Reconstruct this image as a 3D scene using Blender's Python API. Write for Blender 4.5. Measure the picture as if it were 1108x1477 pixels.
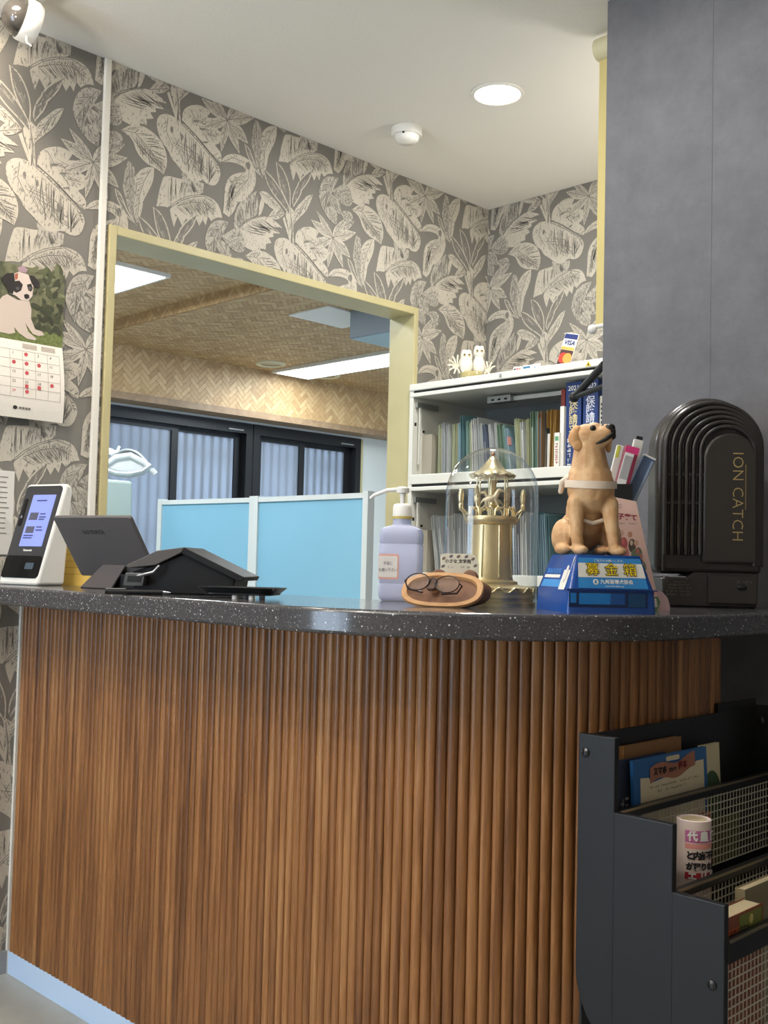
import bpy, bmesh, math, random
import numpy as np
from mathutils import Vector, Matrix
from mathutils.geometry import tessellate_polygon
random.seed(7)
R = math.radians
scene = bpy.context.scene
for o in list(bpy.data.objects): bpy.data.objects.remove(o)
col = scene.collection

# ------------------------------------------------------------------ camera
EYE = 1.05; F = 1553.04; YAW, PITCH, ROLL = R(44.9004), R(2.8522), R(1.40225)
fw = Vector((math.cos(PITCH)*math.cos(YAW), math.cos(PITCH)*math.sin(YAW), math.sin(PITCH)))
r0 = Vector((math.sin(YAW), -math.cos(YAW), 0)); u0 = r0.cross(fw)
rt = math.cos(ROLL)*r0 + math.sin(ROLL)*u0
up = -math.sin(ROLL)*r0 + math.cos(ROLL)*u0
CAM = Vector((0, 0, EYE))
cd = bpy.data.cameras.new('camera'); co = bpy.data.objects.new('camera', cd); col.objects.link(co)
cd.sensor_fit = 'VERTICAL'; cd.sensor_height = 36.0; cd.lens = 36.0*F/1477.0
cd.clip_start = 0.05
M = Matrix((rt, up, -fw)).transposed().to_4x4(); M.translation = CAM
co.matrix_world = M
scene.camera = co

def ray(x, y): return fw + (x-554)/F*rt + (738.5-y)/F*up
def at(x, y, axis, val):            # photo pixel -> point on the plane axis = val
    d = ray(x, y); return CAM + d*((val-CAM[axis])/d[axis])
def on_xy(x, X=None, Y=None, y=780):  # where the column x meets a vertical plane
    return at(x, y, 0, X) if X is not None else at(x, y, 1, Y)

# ------------------------------------------------------------------ view + world + large lights
vs = scene.view_settings
vs.view_transform = 'Standard'; vs.look = 'None'; vs.gamma = 1.0; vs.exposure = 0.14
vs.use_curve_mapping = False
w = bpy.data.worlds.new('daylight'); scene.world = w; w.use_nodes = True
bg = w.node_tree.nodes['Background']; bg.inputs[0].default_value = (0.62, 0.78, 1.0, 1); bg.inputs[1].default_value = 2.3

def light(name, kind, loc, energy, color=(1, 1, 1), size=0.1, rot=(0, 0, 0), spot=None, blend=0.5, size_y=None, spread=None):
    d = bpy.data.lights.new(name, kind); d.energy = energy; d.color = color
    if kind == 'AREA':
        d.shape = 'DISK' if size_y is None else 'RECTANGLE'; d.size = size
        if size_y: d.size_y = size_y
        if spread: d.spread = spread
    elif kind == 'SPOT':
        d.spot_size = spot; d.spot_blend = blend; d.shadow_soft_size = size
    else: d.shadow_soft_size = size
    o = bpy.data.objects.new(name, d); col.objects.link(o); o.location = loc; o.rotation_euler = rot
    return o
WARM = (1.0, 0.93, 0.84); NEUT = (1.0, 0.985, 0.95)
CEIL = 2.43
# lamp positions of the waiting room and the reception (the fixtures are built further down)
DOWNLIGHTS = [(2.386, 1.953, 11, NEUT), (1.02, 2.33, 7, (1.0, 0.86, 0.70)), (1.55, 1.28, 8, NEUT), (-0.3, 1.5, 8, WARM),
              (-0.9, 0.9, 6, WARM)]  # first lamp in view; second assumed from wall glow, rest added unseen for light
# opal globe lamps on short rods, added out of view to brighten the ceiling: one over the waiting room, one behind the blue wall
ADDED_GLOBES = [(-0.6, 2.0, 2.12, 9, WARM), (2.78, 1.30, 2.05, 4.5, NEUT)]
for x, y, z, e, c in ADDED_GLOBES: light('globe_lamp', 'POINT', (x, y, z), e, c, 0.09)
for i, (x, y, e, c) in enumerate(DOWNLIGHTS):
    light('downlight_lamp', 'AREA', (x, y, CEIL-0.012), e, c, 0.12)
# uplighter added out of view to brighten the ceiling
UPLIGHT = (-0.35, 1.5, 1.72)
light('torchiere_lamp', 'AREA', (UPLIGHT[0], UPLIGHT[1], UPLIGHT[2]+0.02), 46, (1.0, 0.96, 0.91), 0.26, rot=(math.pi, 0, 0))
# cool area light as daylight from an assumed, unseen waiting room window (window_3)
light('window_daylight', 'AREA', (-1.56, 2.05, 1.10), 27, (0.66, 0.82, 1.0), 1.4, rot=(0, R(-90), 0), size_y=0.9)
# clinic ceiling panels
light('clinic_panel_lamp', 'AREA', (4.9, 5.08, 2.375), 28, (0.86, 0.97, 1.0), 0.26, size_y=0.85)
light('clinic_panel_lamp', 'AREA', (2.66, 4.75, 2.43), 26, (0.86, 0.97, 1.0), 0.5, size_y=0.5)
light('clinic_spot_lamp', 'SPOT', (4.50, 5.58, 2.37), 2.8, (1.0, 0.86, 0.62), 0.04, rot=(R(28), 0, 0), spot=R(95), blend=0.7)

light('clinic_panel_lamp', 'AREA', (1.75, 3.75, 2.43), 30, (0.9, 0.96, 1.0), 0.5, size_y=0.5)  # unseen lamp added to brighten the blue screen, no fixture
# ------------------------------------------------------------------ materials
def S(r, g, b):
    def f(c):
        c /= 255.0
        return c/12.92 if c <= 0.04045 else ((c+0.055)/1.055)**2.4
    return (f(r), f(g), f(b), 1.0)
MATS = {}
def mat(name, c=(200, 200, 200), rough=0.5, metal=0.0, spec=0.5, emit=None, estr=0.0, trans=0.0, ior=1.45, alpha=1.0, coat=0.0, bump=None, var=None):
    if name in MATS: return MATS[name]
    m = bpy.data.materials.new(name); m.use_nodes = True; nt = m.node_tree
    p = nt.nodes['Principled BSDF']
    p.inputs['Base Color'].default_value = S(*c) if max(c) > 1 or len(c) == 3 else c
    p.inputs['Roughness'].default_value = rough; p.inputs['Metallic'].default_value = metal
    p.inputs['Specular IOR Level'].default_value = spec; p.inputs['IOR'].default_value = ior
    p.inputs['Transmission Weight'].default_value = trans; p.inputs['Alpha'].default_value = alpha
    p.inputs['Coat Weight'].default_value = coat
    if emit: p.inputs['Emission Color'].default_value = S(*emit); p.inputs['Emission Strength'].default_value = estr
    if bump or var:
        tc = nt.nodes.new('ShaderNodeTexCoord')
        n = nt.nodes.new('ShaderNodeTexNoise'); nt.links.new(tc.outputs['Object'], n.inputs['Vector'])
        n.inputs['Detail'].default_value = 3
    if bump:
        n.inputs['Scale'].default_value = bump[0]
        b = nt.nodes.new('ShaderNodeBump'); b.inputs['Strength'].default_value = bump[1]; b.inputs['Distance'].default_value = bump[2] if len(bump) > 2 else 0.002
        nt.links.new(n.outputs['Fac'], b.inputs['Height']); nt.links.new(b.outputs['Normal'], p.inputs['Normal'])
    if var:   # (scale, second colour)
        n2 = nt.nodes.new('ShaderNodeTexNoise'); nt.links.new(tc.outputs['Object'], n2.inputs['Vector']); n2.inputs['Scale'].default_value = var[0]; n2.inputs['Detail'].default_value = 4
        rp = nt.nodes.new('ShaderNodeValToRGB'); rp.color_ramp.elements[0].position = 0.35; rp.color_ramp.elements[1].position = 0.65
        rp.color_ramp.elements[0].color = S(*c); rp.color_ramp.elements[1].color = S(*var[1])
        nt.links.new(n2.outputs['Fac'], rp.inputs['Fac']); nt.links.new(rp.outputs['Color'], p.inputs['Base Color'])
    MATS[name] = m; return m
class NT:                                 # small node helper
    def __init__(s, name):
        s.m = bpy.data.materials.new(name); s.m.use_nodes = True; s.t = s.m.node_tree; MATS[name] = s.m
        s.p = s.t.nodes['Principled BSDF']; s.out = s.t.nodes['Material Output']
    def n(s, kind, **kw):
        x = s.t.nodes.new('ShaderNode'+kind)
        for k, v in kw.items():
            if k in x.inputs: x.inputs[k].default_value = v
            else: setattr(x, k, v)
        return x
    def l(s, a, b): s.t.links.new(a, b)
    def math(s, op, a, b=None, c=None):
        x = s.t.nodes.new('ShaderNodeMath'); x.operation = op
        for i, v in enumerate((a, b, c)):
            if v is None: continue
            if isinstance(v, (int, float)): x.inputs[i].default_value = v
            else: s.l(v, x.inputs[i])
        return x.outputs[0]
    def ramp(s, fac, stops):
        r = s.t.nodes.new('ShaderNodeValToRGB'); cr = r.color_ramp
        while len(cr.elements) < len(stops): cr.elements.new(0.5)
        for e, (p, c) in zip(cr.elements, stops): e.position = p; e.color = S(*c)
        s.l(fac, r.inputs['Fac']); return r.outputs['Color']
    def mixc(s, fac, a, b):
        x = s.t.nodes.new('ShaderNodeMix'); x.data_type = 'RGBA'
        if isinstance(fac, (int, float)): x.inputs[0].default_value = fac
        else: s.l(fac, x.inputs[0])
        for k, v in ((6, a), (7, b)):
            if isinstance(v, tuple): x.inputs[k].default_value = S(*v)
            else: s.l(v, x.inputs[k])
        return x.outputs[2]

# ------------------------------------------------------------------ mesh building
class MB:
    def __init__(s): s.v = []; s.f = []; s.mi = []; s.M = None; s.cur = 0
    def add(s, vs, fs):
        b = len(s.v)
        for v in vs:
            v = Vector(v); s.v.append(tuple(s.M @ v) if s.M else tuple(v))
        for f in fs: s.f.append([b+i for i in f]); s.mi.append(s.cur)
        return s
    def box(s, x0, x1, y0, y1, z0, z1):
        return s.add([(x0,y0,z0),(x1,y0,z0),(x1,y1,z0),(x0,y1,z0),(x0,y0,z1),(x1,y0,z1),(x1,y1,z1),(x0,y1,z1)],
                     [(0,3,2,1),(4,5,6,7),(0,1,5,4),(1,2,6,5),(2,3,7,6),(3,0,4,7)])
    def hexa(s, b, t):                      # bottom quad, top quad (same winding)
        return s.add(list(b)+list(t), [(3,2,1,0),(4,5,6,7),(0,1,5,4),(1,2,6,5),(2,3,7,6),(3,0,4,7)])
    def prism(s, poly, a, b, plane='xz'):   # polygon extruded between a and b along the third axis
        def P(u, v, w):
            return {'xz': (u, w, v), 'xy': (u, v, w), 'yz': (w, u, v)}[plane]
        n = len(poly); vs = [P(u, v, a) for u, v in poly]+[P(u, v, b) for u, v in poly]
        fs = [list(range(n))[::-1], list(range(n, 2*n))]+[(i, (i+1) % n, n+(i+1) % n, n+i) for i in range(n)]
        s.add(vs, fs); return s
    def poly(s, pts): return s.add(pts, [list(range(len(pts)))])
    def lathe(s, prof, seg=24, c=(0, 0, 0), wave=None):
        vs = []; n = len(prof)
        for i in range(seg):
            a = 2*math.pi*i/seg
            for k, (r, z) in enumerate(prof):
                rr = r; zz = z
                if wave and k in wave[0]: rr = r*(1+wave[2]*math.cos(wave[1]*a)); zz = z+wave[3]*math.cos(wave[1]*a)
                vs.append((c[0]+rr*math.cos(a), c[1]+rr*math.sin(a), c[2]+zz))
        fs = []
        for i in range(seg):
            j = (i+1) % seg
            for k in range(n-1): fs.append((i*n+k, j*n+k, j*n+k+1, i*n+k+1))
        s.add(vs, fs)
        return s
    def cyl(s, c, r, z0, z1, seg=20): return s.lathe([(0.0001, z0), (r, z0), (r, z1), (0.0001, z1)], seg, c)
    def tube(s, path, r, seg=8, closed=False):
        P = [Vector(p) for p in path]; n = len(P); rs = r if isinstance(r, (list, tuple)) else [r]*n
        vs = []; prev = None
        for i in range(n):
            a = P[(i-1) % n] if (closed or i > 0) else P[i]; b = P[(i+1) % n] if (closed or i < n-1) else P[i]
            d = (b-a).normalized()
            if prev is None:
                nn = d.orthogonal().normalized()
            else:
                nn = (prev-d*prev.dot(d)); nn = nn.normalized() if nn.length > 1e-6 else d.orthogonal().normalized()
            prev = nn; bb = d.cross(nn)
            for k in range(seg):
                t = 2*math.pi*k/seg; vs.append(P[i]+rs[i]*(math.cos(t)*nn+math.sin(t)*bb))
        fs = []
        for i in range(n if closed else n-1):
            j = (i+1) % n
            for k in range(seg): fs.append((i*seg+k, i*seg+(k+1) % seg, j*seg+(k+1) % seg, j*seg+k))
        if not closed: fs.append(tuple(range(seg))[::-1]); fs.append(tuple(range((n-1)*seg, n*seg)))
        return s.add(vs, fs)
    def sphere(s, c, rx, ry=None, rz=None, seg=16, rings=10):
        ry = ry or rx; rz = rz or rx; vs = []; fs = []
        for j in range(rings+1):
            t = math.pi*j/rings
            for i in range(seg):
                a = 2*math.pi*i/seg
                vs.append((c[0]+rx*math.sin(t)*math.cos(a), c[1]+ry*math.sin(t)*math.sin(a), c[2]+rz*math.cos(t)))
        for j in range(rings):
            for i in range(seg): fs.append((j*seg+i, (j+1)*seg+i, (j+1)*seg+(i+1) % seg, j*seg+(i+1) % seg))
        return s.add(vs, fs)
    def grid(s, fn, nu, nv):
        vs = [fn(i/nu, j/nv) for j in range(nv+1) for i in range(nu+1)]
        fs = [(j*(nu+1)+i, j*(nu+1)+i+1, (j+1)*(nu+1)+i+1, (j+1)*(nu+1)+i) for j in range(nv) for i in range(nu)]
        return s.add(vs, fs)
    def mesh(s, name, mats, smooth=None, clean=True):
        me = bpy.data.meshes.new(name); me.from_pydata(s.v, [], s.f)
        for m in (mats if isinstance(mats, (list, tuple)) else [mats]): me.materials.append(m)
        if any(s.mi): me.polygons.foreach_set('material_index', s.mi)
        if clean:
            bm = bmesh.new(); bm.from_mesh(me)
            bmesh.ops.remove_doubles(bm, verts=bm.verts, dist=1e-6)
            bmesh.ops.recalc_face_normals(bm, faces=bm.faces); bm.to_mesh(me); bm.free()
        if smooth is not None:
            me.polygons.foreach_set('use_smooth', [True]*len(me.polygons)); me.set_sharp_from_angle(angle=R(smooth))
        me.update(); return me
    def build(s, name, mats, parent=None, smooth=None, bevel=None, seg=2, clean=True):
        return obj(name, s.mesh(name, mats, smooth, clean), parent, bevel, seg)
def obj(name, me, parent=None, bevel=None, seg=2):
    o = bpy.data.objects.new(name, me); col.objects.link(o)
    if parent: o.parent = parent
    if bevel:
        b = o.modifiers.new('bevel', 'BEVEL'); b.width = bevel; b.segments = seg; b.limit_method = 'ANGLE'; b.angle_limit = R(35)
        b.harden_normals = False
    return o
def tag(o, label=None, cat=None, group=None, kind=None):
    if label: o['label'] = label
    if cat: o['category'] = cat
    if group: o['group'] = group
    if kind: o['kind'] = kind
    return o
def thing(name, label, cat, loc=(0, 0, 0), rz=0.0, group=None):
    o = bpy.data.objects.new(name, None); col.objects.link(o); o.empty_display_size = 0.02
    o.location = loc; o.rotation_euler = (0, 0, rz); return tag(o, label, cat, group)
def struct(name, mb, mats, parent=None, **k):
    o = mb.build(name, mats, parent, **k); o['kind'] = 'structure'; return o
def text(name, s, size, m, parent, loc, rot=(R(90), 0, 0), ax='CENTER', ay='CENTER', bold=0.0, sx=1.0, ext=0.0001, spacing=1.0, line=1.0, shear=0.0):
    c = bpy.data.curves.new(name, 'FONT'); c.body = s; c.size = size; c.align_x = ax; c.align_y = ay
    c.extrude = ext; c.offset = bold; c.resolution_u = 2; c.space_character = spacing; c.space_line = line; c.shear = shear
    t = bpy.data.objects.new(name, c); col.objects.link(t)
    bpy.context.view_layer.update()
    me = bpy.data.meshes.new_from_object(t.evaluated_get(bpy.context.evaluated_depsgraph_get()))
    bpy.data.objects.remove(t); bpy.data.curves.remove(c)
    me.materials.clear(); me.materials.append(m)
    o = bpy.data.objects.new(name, me); col.objects.link(o); o.parent = parent
    o.location = loc; o.rotation_euler = rot; o.scale = (sx, 1, 1)
    return o
def blob(name, caps, m, parent=None, voxel=0.003, smooth=6):   # capsules (p0, r0, p1, r1) merged into one skin
    mb = MB()
    for c in caps:
        if len(c) == 2:
            mb.sphere(c[0], *(c[1] if isinstance(c[1], tuple) else (c[1],)), seg=14, rings=9)
        else:
            p0, a, p1, b = c; p0 = Vector(p0); p1 = Vector(p1); n = 14
            for i in range(n):
                t = i/(n-1); mb.sphere(p0.lerp(p1, t), a+(b-a)*t, seg=12, rings=8)
    me = mb.mesh(name, m, None, clean=False)
    o = bpy.data.objects.new(name, me); col.objects.link(o)
    r = o.modifiers.new('r', 'REMESH'); r.mode = 'VOXEL'; r.voxel_size = voxel; r.use_smooth_shade = True
    if smooth: q = o.modifiers.new('s', 'SMOOTH'); q.iterations = smooth; q.factor = 0.5
    bpy.context.view_layer.update()
    m2 = bpy.data.meshes.new_from_object(o.evaluated_get(bpy.context.evaluated_depsgraph_get()))
    bpy.data.objects.remove(o); bpy.data.meshes.remove(me)
    m2.polygons.foreach_set('use_smooth', [True]*len(m2.polygons))
    if not m2.materials: m2.materials.append(m)
    o = bpy.data.objects.new(name, m2); col.objects.link(o)
    if parent: o.parent = parent
    return o
def copy_tree(o, parent=None):
    c = o.copy(); col.objects.link(c); c.parent = parent
    for ch in list(o.children): copy_tree(ch, c)
    return c
# ------------------------------------------------------------------ setting materials
t = NT('ceiling_paper'); p = t.p
tc = t.n('TexCoord'); n = t.n('TexNoise', Scale=160.0, Detail=3.0); t.l(tc.outputs['Object'], n.inputs['Vector'])
b = t.n('Bump', Strength=0.35, Distance=0.002); t.l(n.outputs['Fac'], b.inputs['Height']); t.l(b.outputs['Normal'], p.inputs['Normal'])
p.inputs['Base Color'].default_value = S(228, 225, 218); p.inputs['Roughness'].default_value = 0.8
ceil_m = t.m
grey_paper = mat('grey_wallpaper', (124, 121, 115), 0.75, spec=0.2, bump=(300, 0.12, 0.001))
def print_mat(name, c1, c2, thr, sc):
    t = NT(name); p = t.p
    tc = t.n('TexCoord'); mp = t.n('Mapping'); mp.inputs['Rotation'].default_value = (0.3, 0.45, 0.2); mp.inputs['Scale'].default_value = (sc*1.0, sc*1.0, sc*0.45)
    t.l(tc.outputs['Object'], mp.inputs['Vector'])
    n = t.n('TexNoise', Scale=1.0, Detail=5.0, Roughness=0.65); t.l(mp.outputs['Vector'], n.inputs['Vector'])
    t.l(t.ramp(n.outputs['Fac'], [(thr-0.035, c1), (thr+0.035, c2)]), p.inputs['Base Color'])
    p.inputs['Roughness'].default_value = 0.7; p.inputs['Specular IOR Level'].default_value = 0.2
    return t.m
cream_print = print_mat('cream_leaf_print', (190, 183, 170), (132, 129, 123), 0.60, 190)
pale_print = print_mat('pale_leaf_print', (178, 172, 161), (130, 127, 121), 0.55, 190)
dark_print = print_mat('dark_leaf_print', (122, 119, 113), (176, 170, 159), 0.62, 110)
vein_print = mat('leaf_vein_print', (118, 115, 109), 0.75, spec=0.2)
# plain blue-grey mottled wall
t = NT('blue_grey_wall'); p = t.p
tc = t.n('TexCoord'); n = t.n('TexNoise', Scale=9.0, Detail=9.0, Roughness=0.7); t.l(tc.outputs['Object'], n.inputs['Vector'])
t.l(t.ramp(n.outputs['Fac'], [(0.35, (92, 93, 98)), (0.7, (108, 108, 113))]), p.inputs['Base Color'])
n2 = t.n('TexNoise', Scale=420.0, Detail=2.0); t.l(tc.outputs['Object'], n2.inputs['Vector'])
b = t.n('Bump', Strength=0.4, Distance=0.002); t.l(n2.outputs['Fac'], b.inputs['Height']); t.l(b.outputs['Normal'], p.inputs['Normal'])
p.inputs['Roughness'].default_value = 0.7; blue_wall = t.m
floor_m = mat('beige_vinyl', (172, 172, 164), 0.45, var=(14, (164, 163, 155)), bump=(60, 0.05))
white_wall = mat('white_paint', (214, 216, 213), 0.8)
plain_wall = mat('plain_wallpaper', (200, 196, 188), 0.8)
cream_wood = mat('cream_lacquered_wood', (192, 182, 138), 0.35, var=(6, (184, 174, 132)))
white_trim = mat('white_plastic_trim', (226, 222, 212), 0.4)
blue_white = mat('pale_blue_skirting', (196, 220, 248), 0.35)
grey_skirt = mat('grey_skirting', (150, 148, 146), 0.5)
black_frame = mat('black_aluminium', (34, 35, 38), 0.4, metal=0.3)

YW = 2.6214; XB = 3.162; XR = 2.165
ox0, ox1, oz1 = 1.547, 2.749, 1.945
# ------------------------------------------------------------------ shell
ceil = struct('ceiling', MB().box(-1.7, 3.28, -2.1, 2.74, CEIL, CEIL+0.06), ceil_m)
struct('floor', MB().box(-1.7, 6.4, -2.1, 6.5, -0.05, 0.0), floor_m)
wl = MB(); wl.box(-1.6, ox0-0.004, YW, YW+0.1, 0, CEIL); wl.box(ox1+0.004, XB+0.1, YW, YW+0.1, 0, CEIL); wl.box(ox0-0.004, ox1+0.004, YW, YW+0.1, oz1+0.004, CEIL)
wall_left = struct('wall_left', wl, [grey_paper])
wall_back = struct('wall_back', MB().box(XB, XB+0.1, 0.9, YW, 0, CEIL), grey_paper)
wall_right = struct('wall_right', MB().box(XR, XR+0.1, -2.0, 1.434, 0, CEIL+0.2), blue_wall)
sm = MB().box(XR-0.0006, XR, 1.155, 1.1557, 0.99, CEIL); sm.build('paper_seam', mat('seam_line', (92, 93, 100), 0.8), wall_right)
struct('wall_side', MB().box(XR+0.1, XB+0.1, 0.8, 0.9, 0, CEIL), plain_wall)
struct('wall_rear', MB().box(-1.7, -1.6, -2.1, 1.55, 0, CEIL).box(-1.7, -1.6, 2.55, 2.72, 0, CEIL).box(-1.7, -1.6, 1.55, 2.55, 0, 0.35).box(-1.7, -1.6, 1.55, 2.55, 1.85, CEIL), plain_wall)  # opening left for the assumed window
struct('wall_front', MB().box(-1.6, XR+0.1, -2.1, -2.0, 0, CEIL), plain_wall)
# opening casing (jambs and header wrap the wall)
tr = thing('trim_1', None, None); tr['kind'] = 'structure'
for nm, a in (('jamb', (ox0-0.024, ox0, 0, oz1+0.026)), ('jamb', (ox1, ox1+0.021, 0, oz1+0.026)), ('header', (ox0, ox1, oz1, oz1+0.026))):
    MB().box(a[0], a[1], YW-0.012, YW+0.112, a[2], a[3]).build(nm, cream_wood, tr, bevel=0.0025)
struct('trim_2', MB().box(1.492, 1.512, YW-0.012, YW, 0.98, CEIL), white_trim, bevel=0.003)
struct('trim_3', MB().box(1.311, 1.319, YW-0.01, YW, 0.0, 0.94), white_trim)
struct('baseboard_left', MB().box(-1.6, 1.311, YW-0.01, YW, 0, 0.056), grey_skirt)

# ------------------------------------------------------------------ wallpaper: botanical linocut print
CA = (300, 140, 5.036); CB = (120, 60, 4.925)
def tw(pts, c): return [(lambda q: (q.x, q.z))(at(c[0]+x/c[2], c[1]+y/c[2], 1, YW)) for x, y in pts]
MOT = []   # (layer, material index, polygon, veins)
def mot(layer, mi, pts, c=CA, rib=None, nv=0, ang=40, wv=0.0035, reach=0.86, start=0.08, sides=(1, -1), inner=None):
    nv = int(nv*1.9); wv *= 0.72
    MOT.append((layer, mi, tw(pts, c), tw(rib, c) if rib else None, nv, ang, wv, reach, start, sides, inner))
def lens(cx, cy, tx, ty, wd, c=CA, k=0.5):     # simple lens leaf from a stalk point to a tip
    dx, dy = tx-cx, ty-cy; L = math.hypot(dx, dy); nx, ny = -dy/L*wd, dx/L*wd
    a = []
    for i in range(9):
        s = i/8; w_ = math.sin(math.pi*s**(0.8 if k >= .5 else 1.2)); a.append((cx+dx*s+nx*w_, cy+dy*s+ny*w_))
    for i in range(7, 0, -1):
        s = i/8; w_ = math.sin(math.pi*s**(0.8 if k >= .5 else 1.2)); a.append((cx+dx*s-nx*w_, cy+dy*s-ny*w_))
    return a
# long paired leaves
mot(2, 0, [(500,215),(460,208),(420,225),(388,265),(385,300),(400,330),(388,400),(378,480),(385,530),(400,575),(415,540),(430,480),(436,430),(455,390),(480,340),(497,290)], rib=[(480,225),(440,300),(412,400),(400,560)], nv=11, ang=38, sides=(-1,), start=0.05)
mot(1, 1, [(345,165),(380,195),(386,260),(395,335),(385,420),(382,500),(395,585),(365,535),(345,470),(330,400),(312,335),(322,285),(325,235)], rib=[(350,180),(355,300),(360,420),(390,575)], nv=13, ang=42)
mot(3, 2, [(265,340),(300,370),(322,430),(347,500),(400,592),(340,535),(300,460),(275,400)], inner=0.14)
# toucan
mot(6, 0, [(95,465),(115,435),(150,415),(200,414),(250,428),(290,455),(268,490),(272,530),(255,505),(215,485),(160,472),(110,474)], rib=[(110,470),(180,440),(270,480)], nv=5, ang=80, wv=0.0022, reach=0.7)
mot(5, 0, [(290,452),(318,480),(335,520),(345,560),(347,610),(338,655),(312,700),(275,735),(250,757),(212,765),(190,830),(150,872),(108,842),(114,770),(118,700),(122,650),(140,598),(170,568),(215,551),(268,546),(276,530),(272,490)], rib=[(300,500),(290,600),(220,680),(140,800)], nv=14, ang=50, wv=0.003, reach=0.5)
mot(7, 2, [(275,478),(295,470),(306,490),(304,520),(290,530),(278,515)])
# fan palm leaf
mot(1, 0, [(548,300),(530,370),(520,430),(513,468),(555,470),(592,482),(640,442),(700,412),(790,402),(796,330),(740,305),(690,300),(640,290),(600,275),(560,270)], rib=[(585,478),(640,436),(700,410),(785,400)], nv=10, ang=55, sides=(1, -1), wv=0.005, reach=0.93, start=0.0)
mot(2, 0, [(592,482),(650,432),(720,408),(790,404),(850,430),(890,480),(908,560),(872,555),(842,580),(822,548),(808,606),(790,568),(770,608),(750,558),(722,592),(690,556),(668,604),(640,540),(618,610),(600,540)], rib=[(600,480),(660,438),(730,416),(800,414),(870,470)], nv=16, ang=75, sides=(1, -1), wv=0.003, reach=0.75)
# upright spiky plant
for pts in ([(395,520),(450,560),(510,640),(560,730),(597,810),(590,862),(540,790),(480,720),(430,640)], [(492,470),(540,510),(580,600),(602,700),(597,805),(570,765),(530,680),(505,590)],
            [(755,525),(745,590),(700,660),(650,705),(640,640),(690,570)], [(690,640),(672,720),(620,800),(606,762),(620,690),(655,628)]):
    mot(4, 2, pts, inner=0.13)
mot(4, 0, [(760,710),(720,715),(680,760),(640,800),(615,860),(610,935),(660,880),(712,830),(745,760)], rib=[(755,715),(690,780),(615,920)], nv=5, ang=25)
mot(4, 0, [(556,850),(580,820),(600,800),(640,850),(616,905),(624,1072),(600,1072),(586,960)], rib=[(598,820),(606,940),(612,1065)], nv=3, ang=12)
mot(5, 0, [(370,690),(410,680),(470,730),(520,790),(556,846),(500,832),(430,790),(390,740)], rib=[(375,690),(460,750),(550,842)], nv=5, ang=30)
mot(5, 0, [(435,872),(470,820),(510,800),(556,850),(520,885),(470,892)], rib=[(440,870),(550,850)], nv=4, ang=35)
mot(3, 0, [(540,880),(556,870),(600,1030),(596,1060)])
# feathered palm
mot(3, 1, [(185,940),(196,830),(250,740),(300,720),(350,680),(366,760),(360,860),(300,888),(240,925),(207,966)], rib=[(205,960),(260,900),(350,865)], nv=7, ang=62, sides=(1, -1), wv=0.007, reach=0.97)
mot(4, 0, [(400,700),(412,770),(385,850),(365,866),(370,780)])
mot(4, 0, [(208,970),(260,915),(330,877),(390,866),(440,872),(500,912),(540,952),(480,942),(522,992),(470,990),(476,1015),(440,1022),(460,1060),(420,1068),(418,1108),(380,1100),(372,1132),(300,1110),(240,1070),(214,1020)], rib=[(212,972),(262,918),(330,882),(400,868)], nv=9, ang=48, wv=0.005, reach=0.95, sides=(1, -1))
# monstera
mot(2, 0, [(700,560),(708,490),(750,455),(820,448),(870,470),(905,500),(880,540),(940,545),(985,520),(990,600),(950,625),(990,650),(975,720),(935,735),(985,800),(978,860),(940,835),(850,722),(780,640)], CB, rib=[(705,565),(800,670),(900,790),(970,850)], nv=7, ang=70, wv=0.006, reach=0.8, sides=(1, -1))
mot(3, 0, [(688,572),(640,530),(580,510),(530,530),(518,590),(535,660),(560,720),(600,765),(625,830),(670,880),(722,950),(780,1000),(850,985),(880,1015),(932,1027),(965,990),(978,920),(932,840),(850,740),(780,650),(720,590)], CB, rib=[(690,575),(760,650),(850,750),(930,850),(960,940)], nv=10, ang=62, wv=0.007, reach=0.82, sides=(1, -1))
mot(1, 1, [(700,930),(780,1000),(845,1000),(850,1075),(740,1070),(705,1000)], CB, rib=[(760,960),(790,1070)], nv=6, ang=20)
ML = [(688,572),(640,530),(580,510),(530,530),(518,590),(535,660),(560,720),(600,765),(625,830),(670,880),(722,950),(780,1000),(850,985),(880,1015),(932,1027),(965,990),(978,920),(932,840),(850,740),(780,650),(720,590)]
MR = [(700,560),(708,490),(750,455),(820,448),(870,470),(905,500),(880,540),(940,545),(985,520),(990,600),(950,625),(990,650),(975,720),(935,735),(985,800),(978,860),(940,835),(850,722),(780,640)]
for rb, a_ in (([(600,540),(590,640),(640,760)], 45), ([(690,640),(700,760),(760,900)], 35), ([(790,730),(800,860),(850,960)], 30)): mot(3.3, -1, ML, CB, rib=rb, nv=4, ang=a_, wv=0.0032, reach=0.6)
for rb, a_ in (([(760,480),(800,560),(880,600)], 40), ([(840,600),(880,660),(950,680)], 45)): mot(2.3, -1, MR, CB, rib=rb, nv=3, ang=a_, wv=0.0032, reach=0.6)
for cx_, cy_, rx_, ry_ in ((800,566,24,9),(850,622,24,8),(868,716,20,7),(628,625,10,24),(700,680,9,24),(820,840,7,34)):
    mot(4.2, 2, [(cx_+rx_*math.cos(i*math.pi/6), cy_+ry_*math.sin(i*math.pi/6)) for i in range(12)], CB)
mot(2.4, -1, [(592,482),(650,432),(720,408),(790,404),(850,430),(890,480),(908,560),(872,555),(842,580),(822,548),(808,606),(790,568),(770,608),(750,558),(722,592),(690,556),(668,604),(640,540),(618,610),(600,540)], rib=[(640,470),(720,450),(800,460),(870,520)], nv=9, ang=70, wv=0.004, reach=0.6)
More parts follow.
